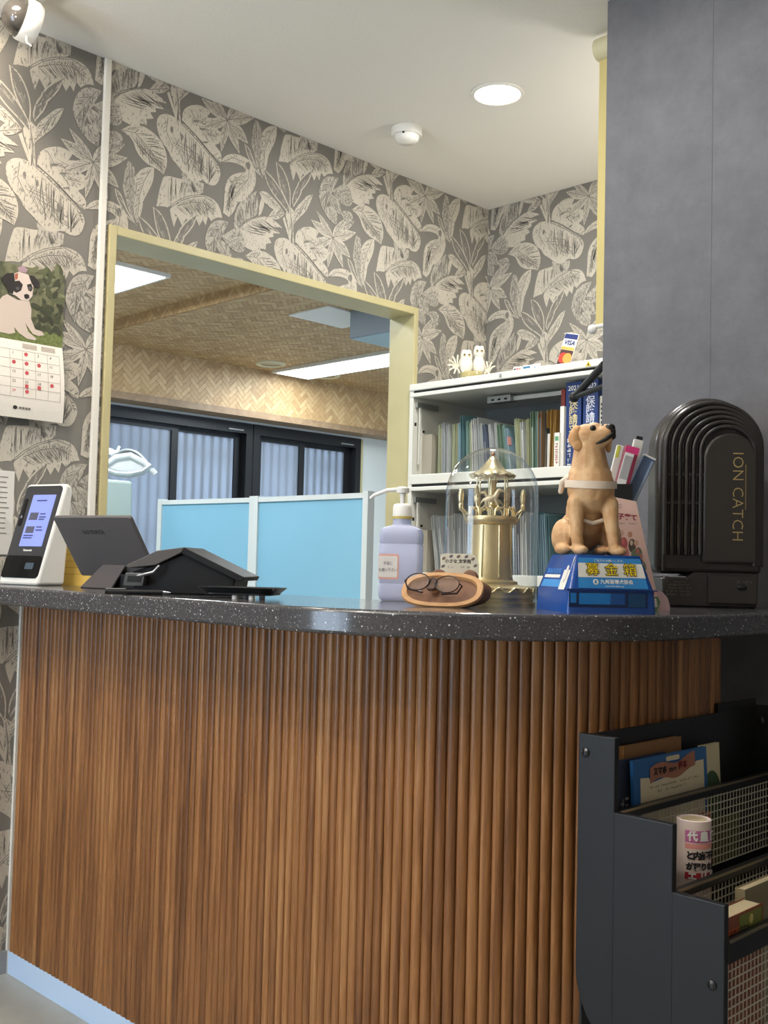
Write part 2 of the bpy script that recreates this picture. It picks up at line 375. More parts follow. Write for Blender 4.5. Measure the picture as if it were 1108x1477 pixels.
mot(5.4, -1, [(290,452),(318,480),(335,520),(345,560),(347,610),(338,655),(312,700),(275,735),(250,757),(212,765),(190,830),(150,872),(108,842),(114,770),(118,700),(122,650),(140,598),(170,568),(215,551),(268,546),(276,530),(272,490)], rib=[(240,570),(180,620),(150,720),(140,820)], nv=9, ang=30, wv=0.004, reach=0.5)
# banana leaf
mot(3, 0, [(268,628),(340,590),(420,598),(490,640),(550,700),(588,780),(597,870),(570,942),(520,905),(440,862),(380,790),(350,700),(310,660)], CB, rib=[(275,628),(370,650),(470,760),(570,935)], nv=14, ang=48, wv=0.0045, reach=0.86)
# bromeliad rosette and filler leaves
for tx, ty, wd in ((745,890,34),(785,825,20),(1075,985,42),(1032,1168,36),(980,1243,26),(868,1240,22),(752,1092,36),(1000,880,30)):
    mot(5, 0, lens(905, 1022, tx, ty, wd), rib=[(905,1022),(tx*0.9+90.5, ty*0.9+102.2)], nv=5, ang=24, wv=0.0025)
for a in ((880,700,965,860,34),(1050,890,960,830,34),(870,790,930,930,38),(940,960,1065,900,36)):
    mot(4, 1, lens(*a), rib=[(a[0], a[1]), (a[2], a[3])], nv=5, ang=35, wv=0.0025)
mot(3, 1, [(800,700),(830,600),(880,570),(945,590),(905,680),(870,750),(850,860),(812,760)], rib=[(920,595),(860,680),(845,850)], nv=9, ang=35)
mot(3, 1, [(900,680),(1000,620),(1045,700),(1050,770),(1020,800),(960,770)], rib=[(910,690),(1030,780)], nv=6, ang=50)
VA = (0.4433, -0.258); VB = (0.0, 0.516)
def inside(pt, P):
    x, y = pt; r = False; n = len(P)
    for i in range(n):
        (x1, y1), (x2, y2) = P[i], P[(i+1) % n]
        if (y1 > y) != (y2 > y) and x < (x2-x1)*(y-y1)/(y2-y1)+x1: r = not r
    return r
def exit_dist(o, d, P):
    best = None; n = len(P)
    for i in range(n):
        (x1, y1), (x2, y2) = P[i], P[(i+1) % n]; ex, ey = x2-x1, y2-y1
        den = d[0]*ey-d[1]*ex
        if abs(den) < 1e-9: continue
        t_ = ((x1-o[0])*ey-(y1-o[1])*ex)/den; s_ = ((x1-o[0])*d[1]-(y1-o[1])*d[0])/den
        if t_ > 1e-4 and 0 <= s_ <= 1 and (best is None or t_ < best): best = t_
    return best
def smooth_poly(P, it=1):                      # one round of corner cutting, keeps sharp tips
    for _ in range(it):
        Q = []; n = len(P)
        for i in range(n):
            a, b_, c = P[i-1], P[i], P[(i+1) % n]
            v1 = Vector((b_[0]-a[0], b_[1]-a[1])); v2 = Vector((c[0]-b_[0], c[1]-b_[1]))
            if v1.length > 1e-6 and v2.length > 1e-6 and v1.angle(v2) < 1.15:
                Q += [(b_[0]-v1.x*.25, b_[1]-v1.y*.25), (b_[0]+v2.x*.25, b_[1]+v2.y*.25)]
            else: Q.append(b_)
        P = Q
    return P
def motif_faces():
    rnd = random.Random(3); out = []
    for idx, (ly, mi, P, rib, nv, ang, wv, reach, st, sides, inner) in enumerate(MOT):
        ly = ly+idx*0.055
        P = smooth_poly(P)
        tri = tessellate_polygon([[Vector((x, z, 0)) for x, z in P]])
        if mi < 0: tri = []
        if inner:
            out.append((ly, 0, [[P[i] for i in t_] for t_ in tri]))
            cx = sum(x for x, _ in P)/len(P); cz = sum(z for _, z in P)/len(P)
            # inset along the polygon normal by a constant rim
            Q = []; n = len(P); ar = sum(P[i][0]*P[(i+1) % n][1]-P[(i+1) % n][0]*P[i][1] for i in range(n))
            sg = 1 if ar > 0 else -1
            for i in range(n):
                a, c = P[i-1], P[(i+1) % n]; d = Vector((c[0]-a[0], c[1]-a[1])).normalized()
                q = (P[i][0]-sg*d.y*0.0042, P[i][1]+sg*d.x*0.0042); Q.append(q)
            out.append((ly+0.5, 2, [[Q[i] for i in t_] for t_ in tri]))
            # pale strokes inside
            ax = Vector((P[len(P)//2][0]-P[0][0], P[len(P)//2][1]-P[0][1]))
            for _ in range(5):
                s0 = rnd.uniform(0.2, 0.55); ln = rnd.uniform(0.15, 0.35); off = rnd.uniform(-0.006, 0.006)
                o_ = (P[0][0]+ax.x*s0+off, P[0][1]+ax.y*s0); e_ = (o_[0]+ax.x*ln, o_[1]+ax.y*ln)
                if inside(o_, P) and inside(e_, P): out.append((ly+0.7, 0, [[(o_[0]-0.0007, o_[1]), (o_[0]+0.0007, o_[1]), e_]]))
            continue
        if tri: out.append((ly, mi, [[P[i] for i in t_] for t_ in tri]))
        if rib and nv:
            segs = [(Vector(rib[i]), Vector(rib[i+1])) for i in range(len(rib)-1)]; tot = sum((b_-a).length for a, b_ in segs)
            tris = []
            for a, b_ in segs:
                d = (b_-a).normalized(); nn = Vector((-d.y, d.x))*0.0011
                tris.append([tuple(a-nn), tuple(b_-nn*.7), tuple(b_+nn*.7), tuple(a+nn)])
            for side in sides:
                for k in range(nv):
                    s_ = (st+(0.97-st)*(k+rnd.uniform(.1, .6))/nv)*tot
                    for a, b_ in segs:
                        L = (b_-a).length
                        if s_ <= L: break
                        s_ -= L
                    d = (b_-a).normalized(); o_ = a+d*min(s_, L)
                    th = R(ang+rnd.uniform(-7, 7))*side; dv = Vector((d.x*math.cos(th)-d.y*math.sin(th), d.x*math.sin(th)+d.y*math.cos(th)))
                    if not inside(tuple(o_+dv*0.001), P): continue
                    L2 = exit_dist(o_, dv, P)
                    if not L2 or L2 < 0.004: continue
                    L2 *= reach*rnd.uniform(.75, 1.05); nn = Vector((-dv.y, dv.x))*wv*0.5*rnd.uniform(.45, 1.0)
                    o2 = o_+dv*L2*rnd.uniform(.03, .15); bend = d*L2*0.10; m1 = o2+dv*L2*0.45+bend*0.3; e_ = o_+dv*L2+bend
                    if rnd.random() < .5: tris.append([tuple(o2-nn*.4), tuple(m1-nn), tuple(e_), tuple(m1+nn), tuple(o2+nn*.4)])
                    else: tris.append([tuple(o2), tuple(m1-nn*.8), tuple(e_-nn), tuple(e_+nn), tuple(m1+nn*.8)])
            out.append((ly+0.5, 3, tris))
    return out
FACES = motif_faces()
def paper_print(name, to3d, u0_, u1_, z0_, z1_, off, parent, holes=()):
    mb = MB()
    for i in range(-8, 9):
        for j in range(-10, 11):
            dx = i*VA[0]+j*VB[0]+off[0]; dz = i*VA[1]+j*VB[1]+off[1]
            # anchor box of one repeat
            if 1.55+dx > u1_+0.1 or 2.65+dx < u0_-0.1 or 1.55+dz > z1_+0.2 or 2.5+dz < z0_-0.2: continue
            for ly, mi, polys in FACES:
                mb.cur = mi; sc_ = (0.62 if mi == 3 else 1.0)
                for q in polys:
                    if all(x+dx < u0_ for x, _ in q) or all(x+dx > u1_ for x, _ in q) or all(z+dz < z0_ for _, z in q) or all(z+dz > z1_ for _, z in q): continue
                    if any(all(h[0] < x+dx < h[1] and h[2] < z+dz < h[3] for x, z in q) for h in holes): continue
                    mb.add([(x+dx, z+dz, 0.0004+0.00016*ly) for x, z in q], [list(range(len(q)))])
    me = bpy.data.meshes.new(name); me.from_pydata(mb.v, [], mb.f); me.polygons.foreach_set('material_index', mb.mi)
    for m in (cream_print, pale_print, dark_print, vein_print): me.materials.append(m)
    bm = bmesh.new(); bm.from_mesh(me)
    def cut(co_, no_, clear):
        g = bm.verts[:]+bm.edges[:]+bm.faces[:]
        bmesh.ops.bisect_plane(bm, geom=g, dist=1e-6, plane_co=co_, plane_no=no_, clear_outer=clear)
    cut((u0_, 0, 0), (-1, 0, 0), True); cut((u1_, 0, 0), (1, 0, 0), True); cut((0, z0_, 0), (0, -1, 0), True); cut((0, z1_, 0), (0, 1, 0), True)
    for h in holes:
        cut((h[0], 0, 0), (1, 0, 0), False); cut((h[1], 0, 0), (1, 0, 0), False); cut((0, h[3], 0), (0, 1, 0), False)
        dl = [f for f in bm.faces if h[0] < f.calc_center_median().x < h[1] and h[2] < f.calc_center_median().y < h[3]]
        bmesh.ops.delete(bm, geom=dl, context='FACES')
    for v in bm.verts: v.co = to3d(v.co.x, v.co.y, v.co.z)
    bm.to_mesh(me); bm.free()
    o = obj(name, me, parent); o['kind'] = 'stuff'; return o
paper_print('leaf_print', lambda u, z, d: Vector((u, YW-d, z)), 0.9, XB-0.001, 0.056, CEIL-0.001, (0, 0), wall_left, [(ox0-0.024, ox1+0.021, -1, oz1+0.026)])
# the return wall starts its own paper drop in the corner
paper_print('leaf_print', lambda u, z, d: Vector((XB-d, YW-u, z)), 0.001, 1.3, 1.6, CEIL-0.001, (-1.897+0.0, -2.257+1.989), wall_back)

# ------------------------------------------------------------------ clinic room beyond the opening
H2 = 2.40; H1 = 2.46; YF = 5.93; YG = 6.10; XS = 3.32
t = NT('woven_bamboo'); p = t.p
g = t.n('NewGeometry'); tc = t.n('TexCoord'); n = t.n('TexNoise', Scale=45.0, Detail=4.0); t.l(tc.outputs['Object'], n.inputs['Vector'])
f_ = t.math('MULTIPLY_ADD', n.outputs['Fac'], 0.5, t.math('MULTIPLY', g.outputs['Random Per Island'], 0.5))
t.l(t.ramp(f_, [(0.2, (174, 140, 98)), (0.5, (190, 158, 114)), (0.8, (204, 174, 130))]), p.inputs['Base Color'])
p.inputs['Roughness'].default_value = 0.5; weave = t.m
weave_back = mat('weave_backing', (158, 124, 84), 0.7)
wood_band = mat('wood_band', (158, 132, 104), 0.5, var=(20, (142, 116, 90)))
def clip_rect(q, u0_, u1_, v0_, v1_):
    for ax, lim, sg in ((0, u0_, 1), (0, u1_, -1), (1, v0_, 1), (1, v1_, -1)):
        o_ = []; n = len(q)
        for i in range(n):
            a, b_ = q[i], q[(i+1) % n]; da, db = (a[ax]-lim)*sg, (b_[ax]-lim)*sg
            if da >= 0: o_.append(a)
            if (da >= 0) != (db >= 0):
                t_ = da/(da-db); o_.append((a[0]+(b_[0]-a[0])*t_, a[1]+(b_[1]-a[1])*t_))
        q = o_
        if len(q) < 3: return None
    return q
def herring(u0_, u1_, v0_, v1_, W=0.030, L=0.090):
    qs = []; c, s = math.cos(R(45)), math.sin(R(45)); um, vm = (u0_+u1_)/2, (v0_+v1_)/2; rad = math.hypot(u1_-u0_, v1_-v0_)/2+L
    ni = int(rad/W*1.5)+2; nj = int(rad/L*1.5)+2
    for i in range(-ni, ni+1):
        for j in range(-nj, nj+1):
            bx, by = i*W+j*L, i*W-j*L
            for (x0, x1, y0, y1) in ((bx, bx+L, by, by+W), (bx+L, bx+L+W, by+W-L, by+W)):
                e = 0.0012; q = [(x0+e, y0+e), (x1-e, y0+e), (x1-e, y1-e), (x0+e, y1-e)]
                q = [(um+x*c-y*s, vm+x*s+y*c) for x, y in q]
                q = clip_rect(q, u0_, u1_, v0_, v1_)
                if q: qs.append(q)
    return qs
def weave_panel(name, qs, to3d, parent):
    mb = MB(); rnd = random.Random(5)
    for q in qs:
        t1, t2 = rnd.uniform(0, .0015), rnd.uniform(0, .0015)
        mb.add([to3d(a, b_, 0.001+(t1 if k < 2 else t2)) for k, (a, b_) in enumerate(q)], [tuple(range(len(q)))])
    o = mb.build(name, weave, parent, clean=False); o['kind'] = 'stuff'; return o
c2 = struct('ceiling', MB().box(0.3, XS, 2.72, YF+0.3, H1, H1+0.05).box(XS, 6.4, 2.72, YF+0.3, H2, H2+0.11), weave_back)
weave_panel('bamboo_weave', herring(1.4, XS, 3.2, YF), lambda a, b_, d: (a, b_, H1-d), c2)
weave_panel('bamboo_weave', herring(XS, 6.0, 2.9, YF), lambda a, b_, d: (a, b_, H2-d), c2)
weave_panel('bamboo_weave', herring(2.8, YF, H2, H1), lambda a, b_, d: (XS-d, a, b_), c2)
ztop = at(157.9, 583.4, 1, YG).z
zs = at(160, 573, 1, YF).z
sf = struct('trim_4', MB().box(0.8, 6.4, YF, YG+0.1, zs+0.045, H2), weave_back)
weave_panel('bamboo_weave', herring(1.8, 6.3, zs+0.045, H2), lambda a, b_, d: (a, YF-d, b_), sf)
MB().box(0.8, 6.4, YF-0.01, YG+0.1, zs, zs+0.045).build('wood_edge', wood_band, sf)
# window wall
wx = [on_xy(px, Y=YG).x for px in (359.5, 515)]
ww = wx[1]-wx[0]; wx1 = on_xy(357.5, Y=YG).x; W2 = (wx[0], wx[1]); W1 = (wx1-ww*1.25, wx1)
zb = 0.85
wm = MB(); wm.box(0.3, W1[0], YG, YG+0.08, 0, H2).box(W2[1], 6.4, YG, YG+0.08, 0, H2).box(W1[0], W2[1], YG, YG+0.08, 0, zb).box(W1[0], W2[1], YG, YG+0.08, ztop, H2).box(W1[1], W2[0], YG, YG+0.08, zb, ztop)
struct('wall_far', wm, white_wall)
struct('wall_far_left', MB().box(0.3, 0.42, 2.72, YG, 0, H1), white_wall)
struct('wall_far_right', MB().box(6.3, 6.42, 2.72, YG, 0, H2), white_wall)
struct('trim_5', MB().box(W2[1], W2[1]+0.03, YG-0.012, YG, zb, ztop), cream_wood)
t = NT('frosted_glass'); nt = t.t
tr_ = t.n('BsdfTranslucent'); tr_.inputs['Color'].default_value = (0.86, 0.9, 0.96, 1)
gl = t.n('BsdfGlossy'); gl.inputs['Roughness'].default_value = 0.35
lp = t.n('BsdfDiffuse'); lp.inputs['Color'].default_value = (0.6, 0.64, 0.7, 1)
tc = t.n('TexCoord'); ck = t.n('TexChecker', Scale=90.0); t.l(tc.outputs['Object'], ck.inputs['Vector'])
mx0 = t.n('MixShader'); mx0.inputs[0].default_value = 0.12; t.l(tr_.outputs[0], mx0.inputs[1]); t.l(lp.outputs[0], mx0.inputs[2])
mx = t.n('MixShader'); mx.inputs[0].default_value = 0.05; t.l(mx0.outputs[0], mx.inputs[1]); t.l(gl.outputs[0], mx.inputs[2]); t.l(mx.outputs[0], t.out.inputs['Surface'])
frosted = t.m
def window(n, x0, x1, split, two=True):
    o = thing('window_%d' % n, None, None, (0, 0, 0)); o['kind'] = 'structure'
    fr = MB(); y0, y1 = YG-0.02, YG+0.08; e = 0.055
    fr.box(x0, x1, y0, y1, ztop-0.075, ztop).box(x0, x1, y0, y1, zb, zb+e).box(x0, x0+e, y0, y1, zb+e, ztop-0.075).box(x1-e, x1, y0, y1, zb+e, ztop-0.075)
    fr.build('window_frame', black_frame, o)
    for k, (a, b_) in enumerate(((x0+e, split+0.03), (split-0.03, x1-e))):
        ys = YG+0.028+0.022*k; s_ = MB(); w_ = 0.052; zt = ztop-0.075; zc = zb+e
        s_.box(a, b_, ys, ys+0.021, zt-0.035, zt).box(a, b_, ys, ys+0.021, zc, zc+0.05).box(a, a+w_, ys, ys+0.021, zc+0.05, zt-0.035).box(b_-w_, b_, ys, ys+0.021, zc+0.05, zt-0.035)
        so = s_.build('sash', black_frame, o)
        MB().box(a+w_, b_-w_, ys+0.012, ys+0.017, zc+0.05, zt-0.035).build('pane', frosted, so)
    MB().box(x1-e-0.16, x1-e-0.03, y0-0.006, y0, ztop-0.06, ztop-0.05).build('catch', mat('steel', (170, 172, 175), 0.3, metal=1), o)
    MB().box(split-0.02, split+0.02, y0-0.01, y0+0.03, 1.22, 1.30).build('catch', black_frame, o)
    return o
w3 = thing('window_3', None, None); w3['kind'] = 'structure'      # assumed window of the waiting room, unseen behind the camera, for cool light
MB().box(-1.68, -1.62, 1.55, 1.6, 0.35, 1.85).box(-1.68, -1.62, 2.5, 2.55, 0.35, 1.85).box(-1.68, -1.62, 1.6, 2.5, 0.35, 0.4).box(-1.68, -1.62, 1.6, 2.5, 1.8, 1.85).box(-1.68, -1.62, 2.03, 2.07, 0.4, 1.8).build('window_frame', black_frame, w3)
for a, b_ in ((1.6, 2.03), (2.07, 2.5)): MB().box(-1.655, -1.648, a, b_, 0.4, 1.8).build('pane', frosted, w3)
window(1, W1[0], W1[1], on_xy(250, Y=YG).x)
window(2, W2[0], W2[1], on_xy(435, Y=YG).x)
# timber screen outside the panes: each bar is a part
ls = thing('window_lattice', 'grey upright bars of the screen standing outside the frosted windows', 'window bars', (0, 0, 0))
bar_m = mat('weathered_grey_bar', (92, 98, 106), 0.7)
bm_ = MB().box(-0.019, 0.019, 0, 0.06, zb-0.05, ztop+0.05).mesh('bar', bar_m)
x = W1[0]
while x < W2[1]:
    o = obj('bar', bm_, ls); o.location = (x, YG+0.081, 0); x += 0.074
for z in (zb+0.35, ztop-0.24): MB().box(W1[0]-0.05, W2[1]+0.05, YG+0.145, YG+0.17, z-0.03, z+0.03).build('cross_bar', bar_m, ls)
# ------------------------------------------------------------------ reception counter
T = 0.982; B = 0.941
t = NT('speckled_stone'); p = t.p
tc = t.n('TexCoord')
def flecks(scale, thr, gate):
    v = t.n('TexVoronoi', Scale=scale); t.l(tc.outputs['Object'], v.inputs['Vector'])
    a = t.math('LESS_THAN', v.outputs['Distance'], thr)
    sp = t.n('SeparateColor'); t.l(v.outputs['Color'], sp.inputs[0])
    return t.math('MULTIPLY', a, t.math('GREATER_THAN', sp.outputs[0], gate))
n = t.n('TexNoise', Scale=260.0, Detail=4.0); t.l(tc.outputs['Object'], n.inputs['Vector'])
base = t.ramp(n.outputs['Fac'], [(0.35, (58, 57, 59)), (0.7, (82, 80, 81))])
c1 = t.mixc(flecks(190.0, 0.27, 0.93), base, (205, 204, 204))
c2_ = t.mixc(flecks(340.0, 0.30, 0.90), c1, (168, 166, 166))
t.l(c2_, p.inputs['Base Color']); p.inputs['Roughness'].default_value = 0.13; p.inputs['Specular IOR Level'].default_value = 0.6
stone = t.m
def arc(cx, cy, r, a0, a1, n): return [(cx+r*math.cos(a0+(a1-a0)*i/n), cy+r*math.sin(a0+(a1-a0)*i/n)) for i in range(n+1)]
slab = [(1.12, YW-0.001)]+arc(1.62, 1.385, 0.5, math.pi, 1.5*math.pi, 28)+[(XR, 0.885), (XR, 1.42), (1.66, 1.42)]+arc(1.66, 1.56, 0.14, 1.5*math.pi, math.pi, 8)+[(1.52, YW-0.001)]
wt = MB().prism(slab, B, T, 'xy').build('worktop', stone, None, bevel=0.006, seg=3, smooth=30)
tag(wt, 'dark grey speckled stone worktop curving round the wooden slatted counter', 'worktop')
t = NT('slat_wood'); p = t.p
tc = t.n('TexCoord'); oi = t.n('ObjectInfo')
mp = t.n('Mapping'); mp.inputs['Scale'].default_value = (70, 70, 3.2); t.l(tc.outputs['Object'], mp.inputs['Vector'])
cb = t.n('CombineXYZ'); rr = t.math('MULTIPLY', oi.outputs['Random'], 300.0); t.l(rr, cb.inputs[0]); t.l(rr, cb.inputs[2]); t.l(cb.outputs[0], mp.inputs['Location'])
n1 = t.n('TexNoise', Scale=1.0, Detail=6.0, Roughness=0.6, Distortion=0.6); t.l(mp.outputs['Vector'], n1.inputs['Vector'])
mp2 = t.n('Mapping'); mp2.inputs['Scale'].default_value = (260, 260, 7); t.l(tc.outputs['Object'], mp2.inputs['Vector']); t.l(cb.outputs[0], mp2.inputs['Location'])
n2 = t.n('TexNoise', Scale=1.0, Detail=3.0); t.l(mp2.outputs['Vector'], n2.inputs['Vector'])
f_ = t.math('ADD', t.math('MULTIPLY_ADD', n1.outputs['Fac'], 0.95, t.math('MULTIPLY', n2.outputs['Fac'], 0.35)), t.math('MULTIPLY_ADD', oi.outputs['Random'], 0.24, -0.28))
t.l(t.ramp(f_, [(0.20, (84, 50, 25)), (0.42, (126, 81, 43)), (0.60, (150, 101, 57)), (0.78, (170, 124, 78))]), p.inputs['Base Color'])
p.inputs['Roughness'].default_value = 0.36; slat_m = t.m
CX, CY, CR = 1.70, 1.337, 0.381
cb_ = thing('reception_counter', 'curved reception counter front clad in upright brown half-round wooden slats', 'counter')
XE = 1.842
face = [(CX-CR, YW-0.011)]+arc(CX, CY, CR, math.pi, 1.5*math.pi, 30)+[(XE, CY-CR)]
ins = [(XE, 1.36), (1.70, 1.36), (1.48, 1.55), (1.48, YW-0.011)]
MB().prism(face+ins, 0.0, B, 'xy').build('carcass', mat('dark_backing_wood', (92, 56, 32), 0.6), cb_)
def offs(d): return [(CX-CR-d, YW-0.011)]+arc(CX, CY, CR+d, math.pi, 1.5*math.pi, 30)+[(XE, CY-CR-d)]
so = offs(0.006)
MB().prism(so+face[::-1], 0.0, 0.056, 'xy').build('skirting', blue_white, cb_)
pitch = 0.0193; hw = 0.0094
prof = [(hw*math.cos(math.pi*i/8), -0.0055*math.sin(math.pi*i/8)-0.0005) for i in range(9)]
prof = [(hw, 0.0)]+prof+[(-hw, 0.0)]
sl_me = MB().prism(prof, 0.056, B, 'xy').mesh('slat', slat_m, smooth=50)
s_ = 0.022; L1 = YW-CY; L2 = CR*math.pi/2; L3 = XE-CX
while s_ < L1+L2+L3-0.008:
    o = obj('slat', sl_me, cb_)
    if s_ < L1: x, y, a = CX-CR, YW-s_, R(-90)
    elif s_ < L1+L2:
        th = (s_-L1)/CR; x, y, a = CX-CR*math.cos(th), CY-CR*math.sin(th), R(-90)+th
    else: x, y, a = CX+(s_-L1-L2), CY-CR, 0
    o.location = (x, y, 0); o.rotation_euler = (0, 0, a); s_ += pitch

# ------------------------------------------------------------------ steel shelf cabinet
steel_w = mat('ivory_painted_steel', (222, 221, 212), 0.4); steel_in = mat('grey_painted_steel', (128, 131, 129), 0.5)  # inner steel takes a darker grey for the shade between the shelves
black_gap = mat('black_gap', (22, 22, 22), 0.7)
XF = 2.74; YL = YW-0.006; YRt = 1.44
cab = thing('shelf_cabinet', 'ivory steel cabinet with open shelves standing in the corner by the patterned walls', 'cabinet')
ZT = 1.692
MB().box(XF, XB-0.004, YL-0.018, YL, 0, ZT-0.024).build('side_panel', steel_w, cab)
MB().box(XF, XB-0.004, YRt, YRt+0.018, 0, ZT-0.024).build('side_panel', steel_w, cab)
MB().box(XB-0.02, XB-0.004, YRt+0.018, YL-0.018, 0, ZT-0.024).build('back_panel', steel_in, cab)
tp = MB().box(XF-0.004, XB-0.004, YRt, YL, ZT-0.024, ZT).build('top_panel', steel_w, cab, bevel=0.003)
def Yat(px, X, y=620): return at(px, y, 0, X).y
kh = MB(); kh.M = Matrix.Translation((XF-0.004, Yat(723.5, XF, 540), ZT-0.012)) @ Matrix.Rotation(R(-90), 4, 'Y')
kh.lathe([(0.0001, 0.0), (0.006, 0.0), (0.006, 0.002), (0.0045, 0.0025), (0.0001, 0.0015)], 16)
kh.build('lock', mat('steel', (170, 172, 175), 0.3, metal=1), tp)
wtri = MB(); yq = Yat(850, XF, 523)
wtri.add([(XF-0.0045, yq+0.010, ZT-0.020), (XF-0.0045, yq-0.010, ZT-0.020), (XF-0.0045, yq, ZT-0.003)], [(0, 1, 2)]); wtri.build('warning_sticker', mat('yellow_sticker', (214, 190, 60), 0.5), tp)
wt2 = MB(); wt2.add([(XF-0.0050, yq+0.0035, ZT-0.0175), (XF-0.0050, yq-0.0035, ZT-0.0175), (XF-0.0050, yq, ZT-0.009)], [(0, 1, 2)]); wt2.build('warning_mark', black_gap, tp)
# door lips, shelves, slots
for zt in (ZT-0.026, 1.334):
    MB().box(XF+0.002, XF+0.012, YRt+0.01, YL-0.01, zt-0.006, zt+0.002).build('gap_shadow', black_gap, cab)
    MB().box(XF-0.002, XF+0.40, YRt+0.002, YL-0.002, zt-0.02, zt-0.006).build('flap_door', steel_w, cab, bevel=0.002)
for zt in (1.371, 1.030, 0.69):
    sh = MB().box(XF+0.004, XB-0.02, YRt+0.018, YL-0.018, zt-0.02, zt-0.006).build('shelf', steel_in, cab)
    MB().box(XF-0.002, XF+0.006, YRt+0.014, YL-0.012, zt-0.034, zt).build('shelf_lip', steel_w, sh, bevel=0.002)
for zt in (0.67, 0.335):
    MB().box(XF-0.003, XF+0.015, YRt+0.01, YL-0.01, zt-0.325, zt-0.012).build('drawer_front', steel_w, cab, bevel=0.003)
for zt in (1.62, 1.285):
    st = MB().box(XF+0.01, XF+0.12, YL-0.03, YL-0.018, zt-0.01, zt+0.008).build('hinge_bracket', mat('zinc', (176, 178, 176), 0.35, metal=0.8), cab)
    MB().box(XF+0.02, XF+0.028, YL-0.032, YL-0.026, zt-0.21, zt-0.01).build('hinge_rail', steel_w, st)
    MB().box(XF+0.008, XF+0.018, YL-0.0185, YL-0.0175, zt-0.075, zt-0.063).build('slot', black_gap, cab)
    MB().box(XF+0.05, XF+0.062, YL-0.0185, YL-0.0175, zt-0.095, zt-0.087).build('slot', black_gap, cab)
    MB().box(XF+0.17, XF+0.26, YL-0.0185, YL-0.0175, zt-0.11, zt-0.05).build('cover_plate', mat('grey_plate', (120, 122, 122), 0.5), cab)
hb = MB().box(XF+0.12, XF+0.16, 2.26, 2.36, 1.618, 1.640).build('door_damper', mat('zinc', (176, 178, 176), 0.35, metal=0.8), cab)
for k in range(3): MB().box(XF+0.118, XF+0.120, 2.275+k*0.028, 2.285+k*0.028, 1.624, 1.630).build('slot', black_gap, hb)
MB().box(XF+0.14, XF+0.156, 1.6, 2.26, 1.622, 1.636).build('damper_rod', steel_w, cab)

# ------------------------------------------------------------------ files and books on the shelves
FX = 2.79
paper_m = mat('white_paper', (214, 212, 206), 0.7)
FC = {'lime': (186, 198, 150), 'grey': (186, 192, 196), 'blue': (120, 160, 182), 'teal': (86, 138, 146), 'sea': (120, 168, 158), 'clear': (190, 196, 194), 'navy': (98, 112, 142), 'green': (112, 150, 118), 'olive': (178, 180, 128), 'dark': (60, 70, 78), 'tan': (176, 132, 84), 'orange': (206, 150, 54), 'white': (216, 215, 208), 'sky': (142, 186, 206)}
CN = {'lime': 'lime green', 'grey': 'pale grey', 'blue': 'blue', 'teal': 'dark teal', 'sea': 'sea green', 'clear': 'clear', 'navy': 'slate blue', 'green': 'leaf green', 'olive': 'olive yellow', 'dark': 'charcoal', 'tan': 'tan brown', 'orange': 'orange', 'white': 'white', 'sky': 'sky blue'}
def fm(c):
    a = FC[c]; g_ = sum(a)/3; a = tuple(int((v*.66+g_*.34)*.95) for v in a)
    m = mat('file_'+c, a, 0.35, spec=0.4)
    return m
def file(px, zb_, top, c, lean, thick=0.006, depth=0.23, label=None, insert=True, xo=0.0, tab=None, grp=None):
    y = Yat(px, FX+xo); h = top-zb_
    o = thing('document_file', label, 'file', (FX+xo, y, zb_), 0, grp); o.rotation_euler = (R(lean), 0, 0)
    c1 = MB(); c1.box(0, depth, -0.0012, 0, 0, h).box(0, depth, thick-0.0012, thick, 0, h*0.985).box(depth-0.002, depth, 0, thick-0.0012, 0, h*0.985)
    c1.build('cover', fm(c), o)
    if insert: MB().box(0.006, depth-0.004, 0.0004, max(thick-0.0018, 0.001), 0.004, h*random.uniform(0.55, 0.9)).build('paper', mat('insert_dark', (74, 84, 94), 0.6) if random.random() < .4 else paper_m, o)
    if tab: MB().box(-0.003, 0.016, -0.0022, -0.0012, h*.62, h*.8).build('index_tab', mat('pink_tab', (216, 150, 148), 0.5), o)
    return o
z1 = 1.365
# beige box binder at the left end
o = thing('box_binder', 'grey beige box binder with two holes at the left end of the shelf', 'binder', (FX, Yat(601, FX)-0.075, z1))
MB().box(0, 0.24, 0, 0.075, 0, 0.152).build('case', mat('grey_beige_board', (178, 172, 156), 0.6), o)
for k in (0, 1): MB().box(0.085+0.02*k, 0.091+0.02*k, -0.0006, 0, 0.132, 0.138).build('punch_hole', black_gap, o)
fl = [(634,612,'lime',0,.004),(637,617,'olive',0,.004),(641,609,'grey',-1,.008),(648,612,'clear',-1,.008),(655,611,'lime',0,.006),(660,610,'olive',0,.005),(664,609,'sky',-1,.006),(669,598,'teal',-2,.010),(676,606,'sea',-2,.006),(681,608,'lime',-2,.005),(686,603,'white',-3,.010),(693,601,'clear',-4,.010),(699,609,'clear',-5,.006),(704,611,'navy',-6,.008),(712,610,'grey',-6,.006),(720,608,'clear',-5,.006),(726,610,'green',-7,.010),(733,611,'sea',-7,.006),(738,616,'blue',-8,.008),(749,602,'lime',-5,.006),(753,604,'olive',-5,.006),(757,607,'clear',-4,.008),(764,603,'olive',-3,.006),(770,592,'green',-2,.008),(776,593,'sea',-1,.006),(781,593,'tan',-1,.012),(788,594,'dark',0,.005),(793,590,'orange',1,.016),(799,591,'orange',2,.006)]
seen = {}
